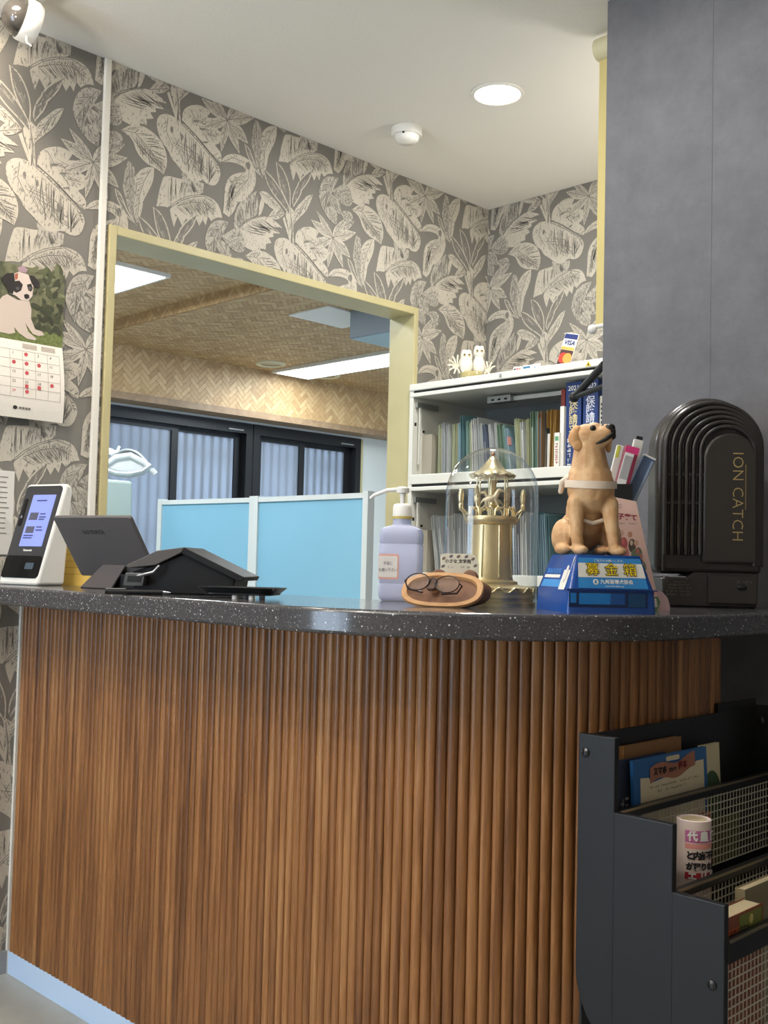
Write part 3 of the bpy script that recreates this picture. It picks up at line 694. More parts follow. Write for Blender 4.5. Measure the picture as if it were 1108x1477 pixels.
for k, (px, ty, c, ln, th) in enumerate(fl):
    # the label names the file by its colour and its neighbour on the row
    prev = 'the beige box binder' if k == 0 else 'the %s file' % CN[fl[k-1][2]]; nxt = 'the %s file' % CN[fl[k+1][2]] if k+1 < len(fl) else 'the white booklet'
    lb = '%s document file between %s and %s' % (CN[c], prev, nxt)
    if lb in seen: lb += ', further right'
    seen[lb] = 1
    file(px, z1, at(px, ty, 0, FX).z, c, ln, th, label=lb, tab=(px == 738), grp='document files on the upper shelf')
# lower shelf
z2 = 1.024
o = thing('box_binder', 'beige box binder at the left end of the lower shelf behind the pump bottle', 'binder', (FX, Yat(595, FX, 800)-0.07, z2))
MB().box(0, 0.24, 0, 0.07, 0, 0.155).build('case', mat('grey_beige_board', (178, 172, 156), 0.6), o)
MB().box(0.08, 0.086, -0.0006, 0, 0.135, 0.141).build('punch_hole', black_gap, o)
f2 = [(636,'clear',-8),(644,'grey',-8),(652,'white',-3),(660,'clear',-2),(668,'grey',-2),(676,'white',-2),(684,'clear',-3),(692,'grey',-3),(748,'clear',-2),(753,'navy',-3),(758,'white',-2),(764,'clear',-3),(773,'blue',-2),(779,'teal',-2),(785,'blue',-3),(792,'sky',-4),(798,'teal',-4)]
for k, (px, c, ln) in enumerate(f2):
    prev = 'the beige binder' if k == 0 else 'the %s one' % CN[f2[k-1][1]]
    nxt = 'the %s one' % CN[f2[k+1][1]] if k+1 < len(f2) else 'the dog statue'
    lb = '%s lower shelf file between %s and %s' % (CN[c], prev, nxt)
    lb += ', further right' if lb in seen else ''
    seen[lb] = 1
    file(px, z2, z2+0.2+0.012*random.random(), c, ln, 0.009, label=lb, grp='document files on the lower shelf')
# books
def book(px0, px1, ytop, spine_c, label, zb_=z1, X=FX-0.01, depth=0.19, name='book', grp='books on the upper shelf'):
    ya, yb = Yat(px0, X), Yat(px1, X); h = at((px0+px1)/2, ytop, 0, X).z-zb_
    o = thing(name, label, 'book', (X, yb, zb_), 0, grp)
    cm = mat('cover_%d_%d_%d' % spine_c, spine_c, 0.4); c = MB(); w_ = ya-yb-0.001
    c.box(0, 0.003, 0, w_, 0, h).box(0.003, depth, 0, 0.003, 0, h).box(0.003, depth, w_-0.003, w_, 0, h); c.build('cover', cm, o)
    MB().box(0.003, depth-0.004, 0.003, w_-0.003, 0.003, h-0.004).build('page_block', paper_m, o)
    return o, w_, h
def spine_print(o, yc, z0_, z1_, n, w_, seed, m=None):     # column of characters too small to read
    rnd = random.Random(seed); mb = MB(); dz = (z1_-z0_)/n
    for k in range(n):
        zb0, h_ = z0_+dz*k+dz*.1, dz*.78
        for _ in range(4):
            if rnd.random() < .55: zz = zb0+h_*rnd.random()*.85; mb.add([(-0.0005, yc-w_/2, zz), (-0.0005, yc+w_/2, zz), (-0.0005, yc+w_/2, zz+h_*.15), (-0.0005, yc-w_/2, zz+h_*.15)], [(0, 1, 2, 3)])
            else: yy = yc-w_/2+w_*rnd.random()*.85; mb.add([(-0.0005, yy, zb0), (-0.0005, yy+w_*.16, zb0), (-0.0005, yy+w_*.16, zb0+h_), (-0.0005, yy, zb0+h_)], [(0, 1, 2, 3)])
    return mb.build('small_print', m or mat('white_ink', (232, 232, 226), 0.6), o, clean=False)
SR = (R(90), 0, R(-90))     # lettering that faces -X
white_ink = mat('white_ink', (232, 232, 226), 0.6); black_ink = mat('black_ink', (36, 34, 36), 0.6)
o, w_, h = book(815.5, 838, 551, (38, 62, 118), 'thick blue reference book dated 2021, its neighbour to the right is alike')
text('year', '2021', 0.021, white_ink, o, (-0.0004, w_/2, h-0.02), SR, bold=0.0003)
text('title', '歯科', 0.010, mat('gold_ink', (214, 200, 150), 0.5), o, (-0.0004, w_/2, h-0.043), SR)
text('title', '保\n険\n請\n求', 0.031, mat('gold_ink', (214, 200, 150), 0.5), o, (-0.0004, w_/2, h-0.108), SR, bold=0.0003, line=0.88, sx=1.1)
spine_print(o, w_/2+0.014, h-0.30, h-0.175, 8, 0.013, 51)
spine_print(o, w_/2-0.010, h-0.27, h-0.175, 6, 0.012, 52)
o, w_, h = book(840.5, 862, 547.5, (40, 62, 116), 'thick blue reference book dated 2022, right of the 2021 one')
text('year', '2022', 0.021, white_ink, o, (-0.0004, w_/2, h-0.02), SR, bold=0.0003)
text('title', '保\n険\n請\n求', 0.031, mat('white_blue_ink', (210, 214, 226), 0.5), o, (-0.0004, w_/2, h-0.108), SR, bold=0.0003, line=0.88, sx=1.1)
spine_print(o, w_/2+0.012, h-0.30, h-0.175, 8, 0.013, 53)
o, w_, h = book(808.5, 814.5, 561, (122, 48, 42), 'thin dark red book left of the 2021 reference book', X=FX+0.002)
o, w_, h = book(807.5, 813.5, 586, (222, 220, 214), 'white booklet standing in front of the dark red book', X=FX-0.022, depth=0.022)
o, w_, h = book(799.5, 807, 624, (224, 224, 214), 'small white booklet with red lettering in front of the orange files', X=FX-0.03, depth=0.05)
spine_print(o, w_/2, h*.15, h*.72, 8, 0.010, 54, mat('red_ink', (176, 44, 60), 0.6))
MB().box(-0.0006, 0, 0.003, w_-0.003, h*.78, h*.9).build('green_mark', mat('green_ink', (92, 150, 110), 0.6), o)
o, w_, h = book(864.5, 870, 571, (214, 212, 200), 'white narrow book right of the blue reference books', X=FX+0.0)
for k in range(9): MB().box(-0.0005, 0, w_*.35, w_*.65, h-0.03-0.014*k, h-0.022-0.014*k).build('lettering', black_ink, o)

# ------------------------------------------------------------------ on top of the cabinet
def topY(px, X, y=530): return at(px, y, 0, X).y

def make_glass(name, tint=(1, 1, 1, 1), rough=0.0, base=0.03, edge=0.55, power=3.0):
    t = NT(name); tr_ = t.n('BsdfTransparent'); tr_.inputs['Color'].default_value = tint
    g = t.n('BsdfGlossy'); g.inputs['Roughness'].default_value = rough
    lw = t.n('LayerWeight'); lw.inputs['Blend'].default_value = 0.5
    f_ = t.math('MULTIPLY_ADD', t.math('POWER', lw.outputs['Facing'], power), edge, base)
    mx = t.n('MixShader'); t.l(f_, mx.inputs[0]); t.l(tr_.outputs[0], mx.inputs[1]); t.l(g.outputs[0], mx.inputs[2]); t.l(mx.outputs[0], t.out.inputs['Surface'])
    return t.m
clear_glass = make_glass('clear_glass', (0.95, 0.97, 0.97, 1), 0.02, 0.04, 0.5, 3.0)
X0 = 2.86
jy = topY(681, X0)
jar = thing('owl_ornament', 'pair of white fluffy owls sitting in a small glass jar on the cabinet', 'ornament', (X0, jy, ZT), R(-45.1))
jm = MB().lathe([(0.0001, 0.001), (0.040, 0.001), (0.044, 0.006), (0.046, 0.030), (0.044, 0.042), (0.042, 0.042), (0.043, 0.030), (0.041, 0.007), (0.0001, 0.004)], 28); jm.build('glass_jar', clear_glass, jar, smooth=40)
MB().lathe([(0.0001, 0.006), (0.039, 0.006), (0.041, 0.034), (0.036, 0.040), (0.0001, 0.043)], 24).build('yellow_filling', mat('straw_filling', (196, 176, 118), 0.8, bump=(200, 0.8)), jar, smooth=40)
fluff = mat('white_fluff', (226, 224, 214), 0.9, bump=(260, 0.9, 0.004))
for dx, dz, dy in ((-0.020, 0.0, 0.0), (0.024, 0.016, 0.004)):
    b = blob('owl', [((dx, dy, 0.066), (0.023, 0.02, 0.036)), ((dx, dy, 0.096+dz), (0.021, 0.019, 0.024)), ((dx-0.008, dy, 0.112+dz), 0.010), ((dx+0.008, dy, 0.112+dz), 0.010)], fluff, jar, 0.003, 3)
    for e in (-0.008, 0.008):
        MB().sphere((dx+e, dy-0.0185, 0.100+dz), 0.0045, 0.003, 0.0045, 10, 6).build('eye_ring', mat('straw_filling', (196, 176, 118), 0.8), b, smooth=60)
        MB().sphere((dx+e, dy-0.0215, 0.100+dz), 0.0022, 0.0015, 0.0022, 8, 6).build('pupil', black_ink, b, smooth=60)
for cx_, n_, sc, cz in ((-0.052, 9, 0.034, 0.070), (0.058, 7, 0.026, 0.058)):
    pt = MB()
    for k in range(n_):
        a = R(20+k*300/n_); pt.tube([(cx_, 0.012, cz-0.014), (cx_+math.cos(a)*sc*.55, 0.008, cz+math.sin(a)*sc*.55), (cx_+math.cos(a)*sc, 0.006, cz+math.sin(a)*sc)], [0.0015, 0.0035, 0.0028], 6)
    pt.tube([(cx_, 0.012, cz-0.014), (cx_*0.4, 0.012, 0.03)], 0.002, 6)
    pt.build('petal_sprig', mat('dried_petal', (228, 222, 200), 0.8), jar, smooth=60)
# card logos
def card(px, w_, h_, X, label, cm, tilt=-12, name='payment_card_sign', z=ZT, grp='small payment signs on the cabinet'):
    o = thing(name, label, 'sign', (X, topY(px, X), z), R(-90), grp); o.rotation_euler = (R(tilt), 0, R(-90))
    MB().box(-w_/2, w_/2, 0, 0.0015, 0, h_).build('card', cm, o); return o
wc = mat('white_card', (226, 226, 222), 0.4)
o = card(745.5, 0.034, 0.021, 2.78, 'small white payment sign with dark and red patches, nearest the owls', wc)
for k, c in enumerate(((40, 44, 60), (196, 60, 66), (206, 120, 110))): MB().box(-0.014+k*0.010, -0.006+k*0.010, -0.0005, 0, 0.004, 0.016).build('patch', mat('patch_%d' % k, c, .5), o)
o = card(759, 0.034, 0.022, 2.78, 'small blue and white payment sign, second from the owls', wc)
MB().box(-0.014, 0.014, -0.0005, 0, 0.003, 0.018).build('patch', mat('patch_blue', (60, 112, 148), .5), o)
o = card(772, 0.036, 0.022, 2.78, 'small white payment sign with a blue arrow, third from the owls', wc)
MB().add([(-0.006, -0.0006, 0.007), (0.004, -0.0006, 0.011), (-0.006, -0.0006, 0.015)], [(0, 1, 2)]).build('patch', mat('patch_blue', (60, 112, 148), .5), o)
o = card(787, 0.050, 0.014, 2.79, 'low cream payment sign left of the tall tilted card sign', mat('cream_card', (226, 218, 190), 0.5))
o = thing('card_sign', 'tall tilted sign with blue lettering above red and orange discs', 'sign', (2.80, topY(811, 2.80, 522), ZT+0.002), R(-90)); o.rotation_euler = (R(-8), R(14), R(-90))
cdm = MB().box(-0.026, 0.026, 0, 0.002, 0, 0.112).build('board', wc, o)
MB().box(-0.025, 0.025, -0.0006, 0, 0.094, 0.110).build('blue_band', mat('navy_ink', (38, 52, 108), .5), o)
text('lettering', 'VISA', 0.021, mat('navy_ink', (38, 52, 108), .5), o, (0, -0.0008, 0.081), bold=0.0006, shear=0.2)
MB().box(-0.025, 0.025, -0.0006, 0, 0.058, 0.068).build('gold_band', mat('gold_band', (216, 168, 84), .5), o)
MB().box(-0.025, 0.025, -0.0006, 0, 0.004, 0.057).build('dark_field', mat('dark_field', (74, 52, 50), .5), o)
for dx, c in ((-0.008, (206, 62, 50)), (0.009, (226, 146, 70))):
    MB().add([(dx+0.017*math.cos(2*math.pi*k/24), -0.0008-0.0002*(dx > 0), 0.031+0.017*math.sin(2*math.pi*k/24)) for k in range(24)], [tuple(range(24))]).build('disc', mat('disc_%d' % c[1], c, .5), o)
# ------------------------------------------------------------------ ceiling fixtures
plastic_w = mat('white_plastic', (232, 230, 224), 0.35)
lens_m = mat('lit_lens', (255, 250, 240), 0.4, emit=(255, 246, 228), estr=9.0)
dl_labels = ['round recessed downlight glowing in the reception ceiling', 'round recessed downlight close to the patterned wall above the calendar', 'round recessed downlight over the waiting side of the counter', 'round recessed downlight before the blue grey wall', 'round recessed downlight at the back of the waiting room']
for i, (x, y, e, c) in enumerate(DOWNLIGHTS):
    o = thing('downlight', dl_labels[i], 'ceiling light', (x, y, CEIL), 0, 'ceiling downlights')
    MB().lathe([(0.066, -0.0005), (0.078, -0.0005), (0.076, -0.004), (0.068, -0.006), (0.066, -0.004)], 32).build('rim', plastic_w, o, smooth=40)
    MB().lathe([(0.0001, -0.004), (0.066, -0.003)], 32).build('lens', lens_m, o, smooth=40)
gl_labels = ['opal globe lamp hanging over the waiting room', 'opal globe lamp hanging behind the blue grey wall']
opal = NT('opal_glass'); op = opal.n('BsdfTransparent'); oe = opal.n('Emission'); oe.inputs['Color'].default_value = (1, 0.93, 0.82, 1); oe.inputs['Strength'].default_value = 3.0
ad = opal.n('AddShader'); opal.l(op.outputs[0], ad.inputs[0]); opal.l(oe.outputs[0], ad.inputs[1]); opal.l(ad.outputs[0], opal.out.inputs['Surface'])
for i, (x, y, z, e, c) in enumerate(ADDED_GLOBES):
    o = thing('globe_lamp', gl_labels[i], 'ceiling light', (x, y, CEIL))
    MB().cyl((0, 0, 0), 0.05, -0.02, 0.0).build('rose', plastic_w, o, smooth=40); MB().cyl((0, 0, 0), 0.006, z-CEIL+0.12, -0.02).build('rod', plastic_w, o, smooth=40)
    MB().sphere((0, 0, z-CEIL), 0.12, seg=28, rings=16).build('globe', opal.m, o, smooth=60)
o = thing('torchiere', 'white torchiere floor lamp lighting the waiting room ceiling', 'floor lamp', (UPLIGHT[0], UPLIGHT[1], 0))
MB().cyl((0, 0, 0), 0.14, 0, 0.02, 28).build('foot', plastic_w, o, smooth=40); MB().cyl((0, 0, 0), 0.012, 0.02, UPLIGHT[2]-0.09).build('pole', plastic_w, o, smooth=40)
MB().lathe([(0.012, -0.09), (0.07, -0.06), (0.15, 0.0), (0.152, 0.012), (0.147, 0.012), (0.145, 0.004), (0.07, -0.05), (0.0001, -0.055)], 28, (0, 0, UPLIGHT[2])).build('bowl', plastic_w, o, smooth=40)
q = at(587, 186, 2, CEIL)
o = thing('emergency_light', 'small round white emergency lamp on the ceiling near the patterned wall', 'ceiling light', q)
MB().lathe([(0.0001, 0), (0.049, 0), (0.049, -0.018), (0.045, -0.024), (0.0001, -0.024)], 32).build('housing', plastic_w, o, smooth=40)
MB().lathe([(0.040, -0.024), (0.038, -0.036), (0.028, -0.044), (0.0001, -0.047)], 32).build('cover', mat('opal_cover', (240, 238, 232), 0.25), o, smooth=60)
MB().sphere((-0.036, -0.02, -0.0255), 0.004, seg=10, rings=6).build('indicator', mat('dark_plastic', (40, 40, 42), 0.4), o, smooth=60)
# security camera hanging below the ceiling
q = at(33, 27, 1, 2.44)
o = thing('security_camera', 'white pan and tilt security camera with a dark ball lens', 'security camera', (q.x, q.y, CEIL), R(-45.1+38))
cz = q.z-CEIL
MB().box(-0.06, 0.045, -0.055, 0.055, cz+0.047, 0).build('mount', plastic_w, o, bevel=0.006)
hs = MB(); hs.M = Matrix.Translation((0, 0, cz)) @ Matrix.Rotation(R(100), 4, 'Y') @ Matrix.Rotation(R(0), 4, 'X')
hs.lathe([(0.0475, -0.004), (0.050, -0.006), (0.052, 0.0), (0.052, 0.024), (0.046, 0.036), (0.0001, 0.038)], 32); hs.build('shroud', plastic_w, o, smooth=50)
ball = MB(); ball.sphere((-0.004, 0, cz), 0.0465, seg=28, rings=16); bo = ball.build('lens_ball', mat('smoked_ball', (46, 44, 42), 0.12, coat=0.6), o, smooth=60)
MB().tube([(0.004, -0.02, cz-0.050), (0.004, -0.02, cz-0.064), (0.016, -0.02, cz-0.070)], 0.0022, 6).build('cable', plastic_w, o, smooth=60)
# roller blind hanging behind the end of the blue wall, seen edge-on
xb = XR+0.13; ye = at(864, 240, 0, xb).y; zbot = at(866, 470, 0, xb).z; ztp = at(866, 22, 0, xb).z
o = thing('roller_blind', 'cream roller blind seen edge-on beside the blue grey wall', 'blind', (xb, ye, 0))
MB().box(-0.004, 0.004, -0.35, 0.0, zbot, CEIL-0.05).build('fabric', mat('cream_blind', (206, 190, 128), 0.6), o)
rl = MB(); rl.M = Matrix.Rotation(R(90), 4, 'X'); rl.cyl((0, CEIL-0.04, 0), 0.03, -0.006, 0.36); rl.build('roller', mat('cream_plastic', (214, 206, 170), 0.45), o, smooth=40)
rl = MB(); rl.M = Matrix.Rotation(R(90), 4, 'X'); rl.cyl((0, zbot, 0), 0.006, 0.0, 0.35); rl.build('bottom_bar', plastic_w, o, smooth=40)
MB().sphere((0, 0.012, zbot-0.006), 0.0125).build('end_cap', plastic_w, o, smooth=60)
# ------------------------------------------------------------------ calendar and notice on the patterned wall
def wallpt(x, y, d=0.0):
    q = at(x, y, 1, YW-d); return q
xr = wallpt(92, 400).x; zt = wallpt(92, 398).z; zf = wallpt(89, 503).z; zbm = wallpt(88, 612).z; xl = xr-0.30
cal = thing('wall_calendar', 'wall calendar with a puppy photograph above a month grid', 'calendar', (xl, YW, 0))
W_ = xr-xl
MB().box(0, W_, -0.006, -0.002, zf, zt).build('photo_sheet', mat('photo_garden', (70, 74, 52), 0.45, var=(30, (122, 122, 92))), cal)
MB().box(0, W_, -0.0066, -0.006, zf, zf+0.035).build('photo_grass', mat('photo_grass', (92, 104, 52), 0.5, var=(120, (122, 132, 76))), cal)
pg = MB().grid(lambda u, v: (u*W_, -0.003-0.022*math.sin(v*2.2)-0.004, zf-(zf-zbm)*v), 8, 10); pg.build('month_page', mat('calendar_paper', (228, 222, 212), 0.6), cal, smooth=60)
def pp(x, y, d=0.0075):        # point of the calendar from its crop
    q = wallpt(0+x/5.91, 370+y/5.91, d); return (q.x-xl, -d, q.z)
def patch(name, pts, c, d=0.0075, m=None): return MB().add([pp(x, y, d) for x, y in pts], [tuple(range(len(pts)))]).build(name, m or mat('photo_%d_%d_%d' % c, c, 0.5), cal)
patch('photo_flower', [(150,90),(200,80),(240,110),(220,140),(160,130)], (168, 140, 150), 0.0068)
rl_ = random.Random(12)
for k in range(70):           # blurred foliage of the photograph
    cx_, cy_ = rl_.uniform(270, 525), rl_.uniform(110, 640); dk = cy_ > 400
    c = rl_.choice([(52, 54, 38), (60, 64, 44), (70, 74, 50)] if dk else [(92, 96, 66), (112, 114, 82), (76, 80, 54), (128, 128, 98), (60, 62, 44)])
    a0, r1_, r2_ = rl_.uniform(0, 3.1), rl_.uniform(26, 56), rl_.uniform(12, 26)
    patch('photo_leaf', [(cx_+r1_*math.cos(t_)*math.cos(a0)-r2_*math.sin(t_)*math.sin(a0), cy_+r1_*math.cos(t_)*math.sin(a0)+r2_*math.sin(t_)*math.cos(a0)) for t_ in [2*math.pi*i/12 for i in range(12)]], c, 0.0064+0.000008*k)
patch('puppy_body', [(-20,390),(20,340),(60,320),(150,370),(250,380),(268,450),(265,530),(300,620),(360,640),(378,670),(330,678),(280,660),(230,590),(215,560),(240,640),(310,700),(300,715),(230,700),(160,650),(120,600),(130,650),(80,660),(-20,640)], (206, 190, 178), 0.0074)
patch('puppy_head', [(110,150),(160,130),(230,150),(280,180),(285,260),(275,340),(240,380),(180,370),(130,330),(70,310),(60,240)], (214, 198, 188), 0.0078)
patch('puppy_ear', [(10,185),(60,140),(120,140),(130,230),(110,320),(70,310),(60,260),(40,240)], (40, 34, 32), 0.0080)
patch('puppy_ear', [(245,160),(290,165),(335,215),(340,260),(300,270),(270,230)], (40, 34, 32), 0.0080)
patch('puppy_eye_patch', [(120,210),(165,205),(195,240),(180,290),(140,310),(110,290)], (44, 38, 36), 0.0082)
patch('puppy_eye_patch', [(230,240),(265,230),(280,270),(265,300),(240,285)], (44, 38, 36), 0.0082)
patch('puppy_ear_tint', [(125,150),(155,140),(150,190),(130,200)], (170, 96, 72), 0.0083)
patch('puppy_nose', [(205,325),(230,318),(250,330),(248,355),(225,362),(208,350)], (34, 28, 28), 0.0084)
for cx_, cy_ in ((150,272),(255,270)): patch('puppy_eye', [(cx_+14*math.cos(k*math.pi/4), cy_+14*math.sin(k*math.pi/4)) for k in range(8)], (90, 84, 84), 0.0084)
ink = mat('grid_ink', (150, 140, 132), 0.6); redm = mat('red_mark', (206, 86, 92), 0.6); num = mat('number_ink', (112, 104, 100), 0.6)
def pgd(z):                    # depth of the hanging page at height z
    v = (zf-z)/(zf-zbm); return 0.003+0.022*math.sin(v*2.2)+0.004+0.0008
gx = [W_-0.012-0.0345*k for k in range(8)]; gz = [zf-0.026-0.0245*k*1.0 for k in range(6)]
gl_ = MB()
for x in gx:
    for k in range(5):
        z0_, z1_ = gz[k], gz[k+1]; gl_.add([(x-0.0004, -pgd(z0_), z0_), (x+0.0004, -pgd(z0_), z0_), (x+0.0004, -pgd(z1_), z1_), (x-0.0004, -pgd(z1_), z1_)], [(0, 1, 2, 3)])
for z in gz: gl_.add([(gx[-1], -pgd(z), z-0.0004), (gx[0], -pgd(z), z-0.0004), (gx[0], -pgd(z), z+0.0004), (gx[-1], -pgd(z), z+0.0004)], [(0, 1, 2, 3)])
gl_.build('month_grid', ink, cal)
nums = {(0,3):'1',(0,2):'R',(0,1):'3',(0,0):'4',(1,3):'R',(1,2):'R',(1,1):'R',(1,0):'11',(2,3):'15',(2,2):'R',(2,1):'17',(2,0):'18',(3,3):'22',(3,2):'23',(3,1):'24',(3,0):'R',(4,3):'29',(4,2):'R'}
dm = MB().lathe([(0.0001, 0), (0.0052, 0)], 12).mesh('red_mark', redm)
for (r_, c_), s_ in nums.items():
    x = gx[c_+1]+0.009; z = gz[r_]-0.0085
    if s_ == 'R': m_ = obj('red_mark', dm, cal); m_.location = (x+0.001, -pgd(z)-0.0004, z); m_.rotation_euler = (R(90), 0, 0)
    else: text('number', s_, 0.010, num if s_ != '29' else redm, cal, (x, -pgd(z)-0.0004, z))
for x in (gx[2]+0.009, gx[3]+0.009):
    z = gz[3]-0.019; MB().box(x-0.0045, x+0.0045, -pgd(z)-0.0008, -pgd(z)-0.0002, z-0.0045, z+0.0045).build('red_stamp', redm, cal)
for k0 in (0, 1):
    for r_ in range(5): 
        z = zf-0.006-r_*0.0028; MB().box(W_-0.062-0.052*k0, W_-0.022-0.052*k0, -pgd(z)-0.0006, -pgd(z)-0.0002, z-0.0007, z+0.0003).build('small_month', mat('faint_ink', (186, 172, 162), .6), cal)
z = zbm+0.026; MB().sphere((W_-0.135, -pgd(z), z), 0.006, 0.0006, 0.005, 12, 6).build('printed_mark', black_ink, cal)
for k in range(4): MB().box(W_-0.124+0.008*k, W_-0.118+0.008*k, -pgd(z)-0.0006, -pgd(z)-0.0002, z-0.0025, z+0.0025).build('printed_name', num, cal)
o = thing('wall_notice', 'white handwritten notice taped to the patterned wall behind the payment terminal', 'notice', (0, YW, 0))
a = wallpt(21, 680); b = wallpt(12, 800)
MB().box(a.x-0.17, a.x, -0.0018, -0.0008, b.z, a.z).build('sheet', paper_m, o)
for k in range(12): MB().box(a.x-0.16, a.x-0.012-0.01*random.random(), -0.0024, -0.0018, a.z-0.018-k*0.013, a.z-0.0155-k*0.013).build('handwriting', mat('faded_ink', (120, 112, 108), .7), o)
# ------------------------------------------------------------------ lamp arm reaching out from behind the blue wall
xk = XR+0.06; yk0 = 1.434
P_ = lambda x, y, X: at(x, y, 0, X)
tip = P_(828, 573, XR+0.18); e1 = P_(872, 525, XR+0.12); e2 = P_(874, 556, XR+0.12)
o = thing('swing_arm', 'black swing arm reaching out from behind the blue grey wall', 'swing arm', (xk, 1.40, 1.6))
loc_ = lambda q: (q.x-xk, q.y-1.40, q.z-1.6)
arm_m = mat('black_arm', (34, 34, 36), 0.4)
MB().tube([loc_(e1), loc_(tip)], 0.010, 8).build('upper_arm', arm_m, o, smooth=50)
MB().tube([loc_(e2), loc_(tip)], 0.008, 8).build('lower_arm', arm_m, o, smooth=50)
MB().sphere(loc_(tip), 0.014).build('joint', arm_m, o, smooth=50)
MB().tube([loc_(e1), (0.10, 0.0, 0.02), (0.04, -0.02, 0.0)], 0.010, 8).build('wall_bracket', arm_m, o, smooth=50)
MB().tube([loc_(e2), (0.10, -0.02, -0.02), (0.04, -0.03, -0.02)], 0.008, 8).build('wall_bracket', arm_m, o, smooth=50)

# ------------------------------------------------------------------ clinic things seen through the opening
alu = mat('white_aluminium', (224, 230, 230), 0.4); blue_panel = mat('sky_blue_felt', (140, 196, 224), 0.8, bump=(400, 0.1))
PX = 2.86
def PY(px): return at(px, 780, 0, PX).y
ya, yb_, yc = PY(534), PY(369), PY(246)
ztp_ = at(530, 711, 0, PX).z
scr = thing('partition_screen', 'folding two panel screen with sky blue faces in white frames', 'screen')
dX = 0.06
for (y0, y1, x0, x1) in ((ya, yb_, PX, PX), (yb_, yc, PX, PX-dX)):
    z0_, z1_ = 0.06, ztp_
    d = Vector((x1-x0, y1-y0, 0)); L = d.length; ang = math.atan2(d.y, d.x)
    po = MB(); po.M = Matrix.Translation((x0, y0, 0)) @ Matrix.Rotation(ang, 4, 'Z')
    po.box(0.012, L-0.012, -0.01, 0.01, z0_, z1_-0.012); p_ = po.build('blue_panel', blue_panel, scr)
    fr = MB(); fr.M = po.M; fr.box(0.028, L-0.028, -0.016, 0.016, z1_-0.02, z1_).box(0.028, L-0.028, -0.016, 0.016, z0_, z0_+0.03).box(0.0, 0.028, -0.018, 0.018, 0.0, z1_+0.006).box(L-0.028, L, -0.018, 0.018, 0.0, z1_+0.006)
    fr.build('panel_frame', alu, p_)
    ft = MB(); ft.M = po.M; ft.box(0.0, 0.04, -0.18, 0.18, 0.0, 0.02); ft.build('foot', alu, scr)
# dental operating light
D_ = 4.35; q = at(190, 664, 1, D_); sc = (q-CAM).dot(fw)/F
dl = thing('dental_lamp', 'white dental operating lamp on an arm by the frosted window', 'dental lamp', q, R(-40))
def L_(x, y, dy=0.0): return ((x-190)*sc, dy, (664-y)*sc)
sil = mat('silver_plastic', (188, 198, 204), 0.25, metal=0.4); wlt = mat('white_gloss', (232, 236, 238), 0.2)
hd = MB()
n_ = 14
def lampshell(u, v):
    x = 152+72*u; arch = math.sin(math.pi*u); zc = 676-26*arch+(10*(u-0.5))
    return L_(x, zc+7*(v-0.5)*arch, -0.10*math.cos(math.pi*(v-0.5)*1.0)*1.0+0.05)
hd.grid(lampshell, 16, 8); hd.add([L_(x, y, -0.045) for x, y in ((154,677),(170,664),(190,660),(208,669),(219,672),(207,681),(190,684),(172,683))], [tuple(range(8))]); hd.build('hood', wlt, dl, smooth=60)
MB().tube([L_(152, 679, -0.05), L_(172, 685, -0.06), L_(190, 686, -0.06), L_(208, 682, -0.06), L_(220, 672, -0.05)], 0.016, 8).build('lower_rim', sil, dl, smooth=60)
MB().tube([L_(152, 676, -0.05), L_(170, 662, -0.05), L_(190, 658, -0.05), L_(210, 668, -0.05), L_(227, 684, -0.05)], [0.010, 0.014, 0.014, 0.014, 0.012], 8).build('upper_rim', wlt, dl, smooth=60)
MB().box(*[v for v in (L_(178, 0)[0], L_(192, 0)[0], -0.03, 0.02, L_(0, 681)[2], L_(0, 665)[2])]).build('reflector', mat('reflector_dark', (92, 82, 74), 0.3, metal=0.5), dl)
MB().tube([L_(150, 655), L_(158, 653), L_(196, 654), L_(206, 664)], 0.010, 8).build('handle', wlt, dl, smooth=60)
MB().tube([L_(168, 654), L_(172, 644)], 0.007, 6).build('knob', wlt, dl, smooth=60)
MB().tube([L_(160, 652, 0.05), L_(120, 640, 0.1), L_(90, 660, 0.1)], 0.016, 8).build('arm', wlt, dl, smooth=60)
MB().tube([L_(90, 660, 0.1), (L_(90, 660)[0], 0.1, -q.z)], 0.025, 10).build('post', wlt, dl, smooth=60)
# tall pale cabinet of the treatment unit
D_ = 4.0; a = at(151, 697, 1, D_); b = at(196, 694, 1, D_)
o = thing('treatment_unit', 'tall pale mint cabinet of a treatment unit below the dental lamp', 'cabinet', (a.x-0.22, D_, 0))
mint = mat('pale_mint', (204, 222, 216), 0.35)
tw_ = b.x-a.x+0.22
MB().add([(0,0,0),(tw_+0.03,0,0),(tw_+0.03,0.25,0),(0,0.25,0),(0,0.02,b.z),(tw_,0.02,b.z),(tw_,0.22,b.z),(0,0.22,b.z)], [(0,3,2,1),(4,5,6,7),(0,1,5,4),(1,2,6,5),(2,3,7,6),(3,0,4,7)]).build('housing', mint, o, bevel=0.012)
MB().box(0.02, tw_-0.02, -0.004, 0.016, 0.3, 0.9).build('lower_door', mint, o, bevel=0.006)
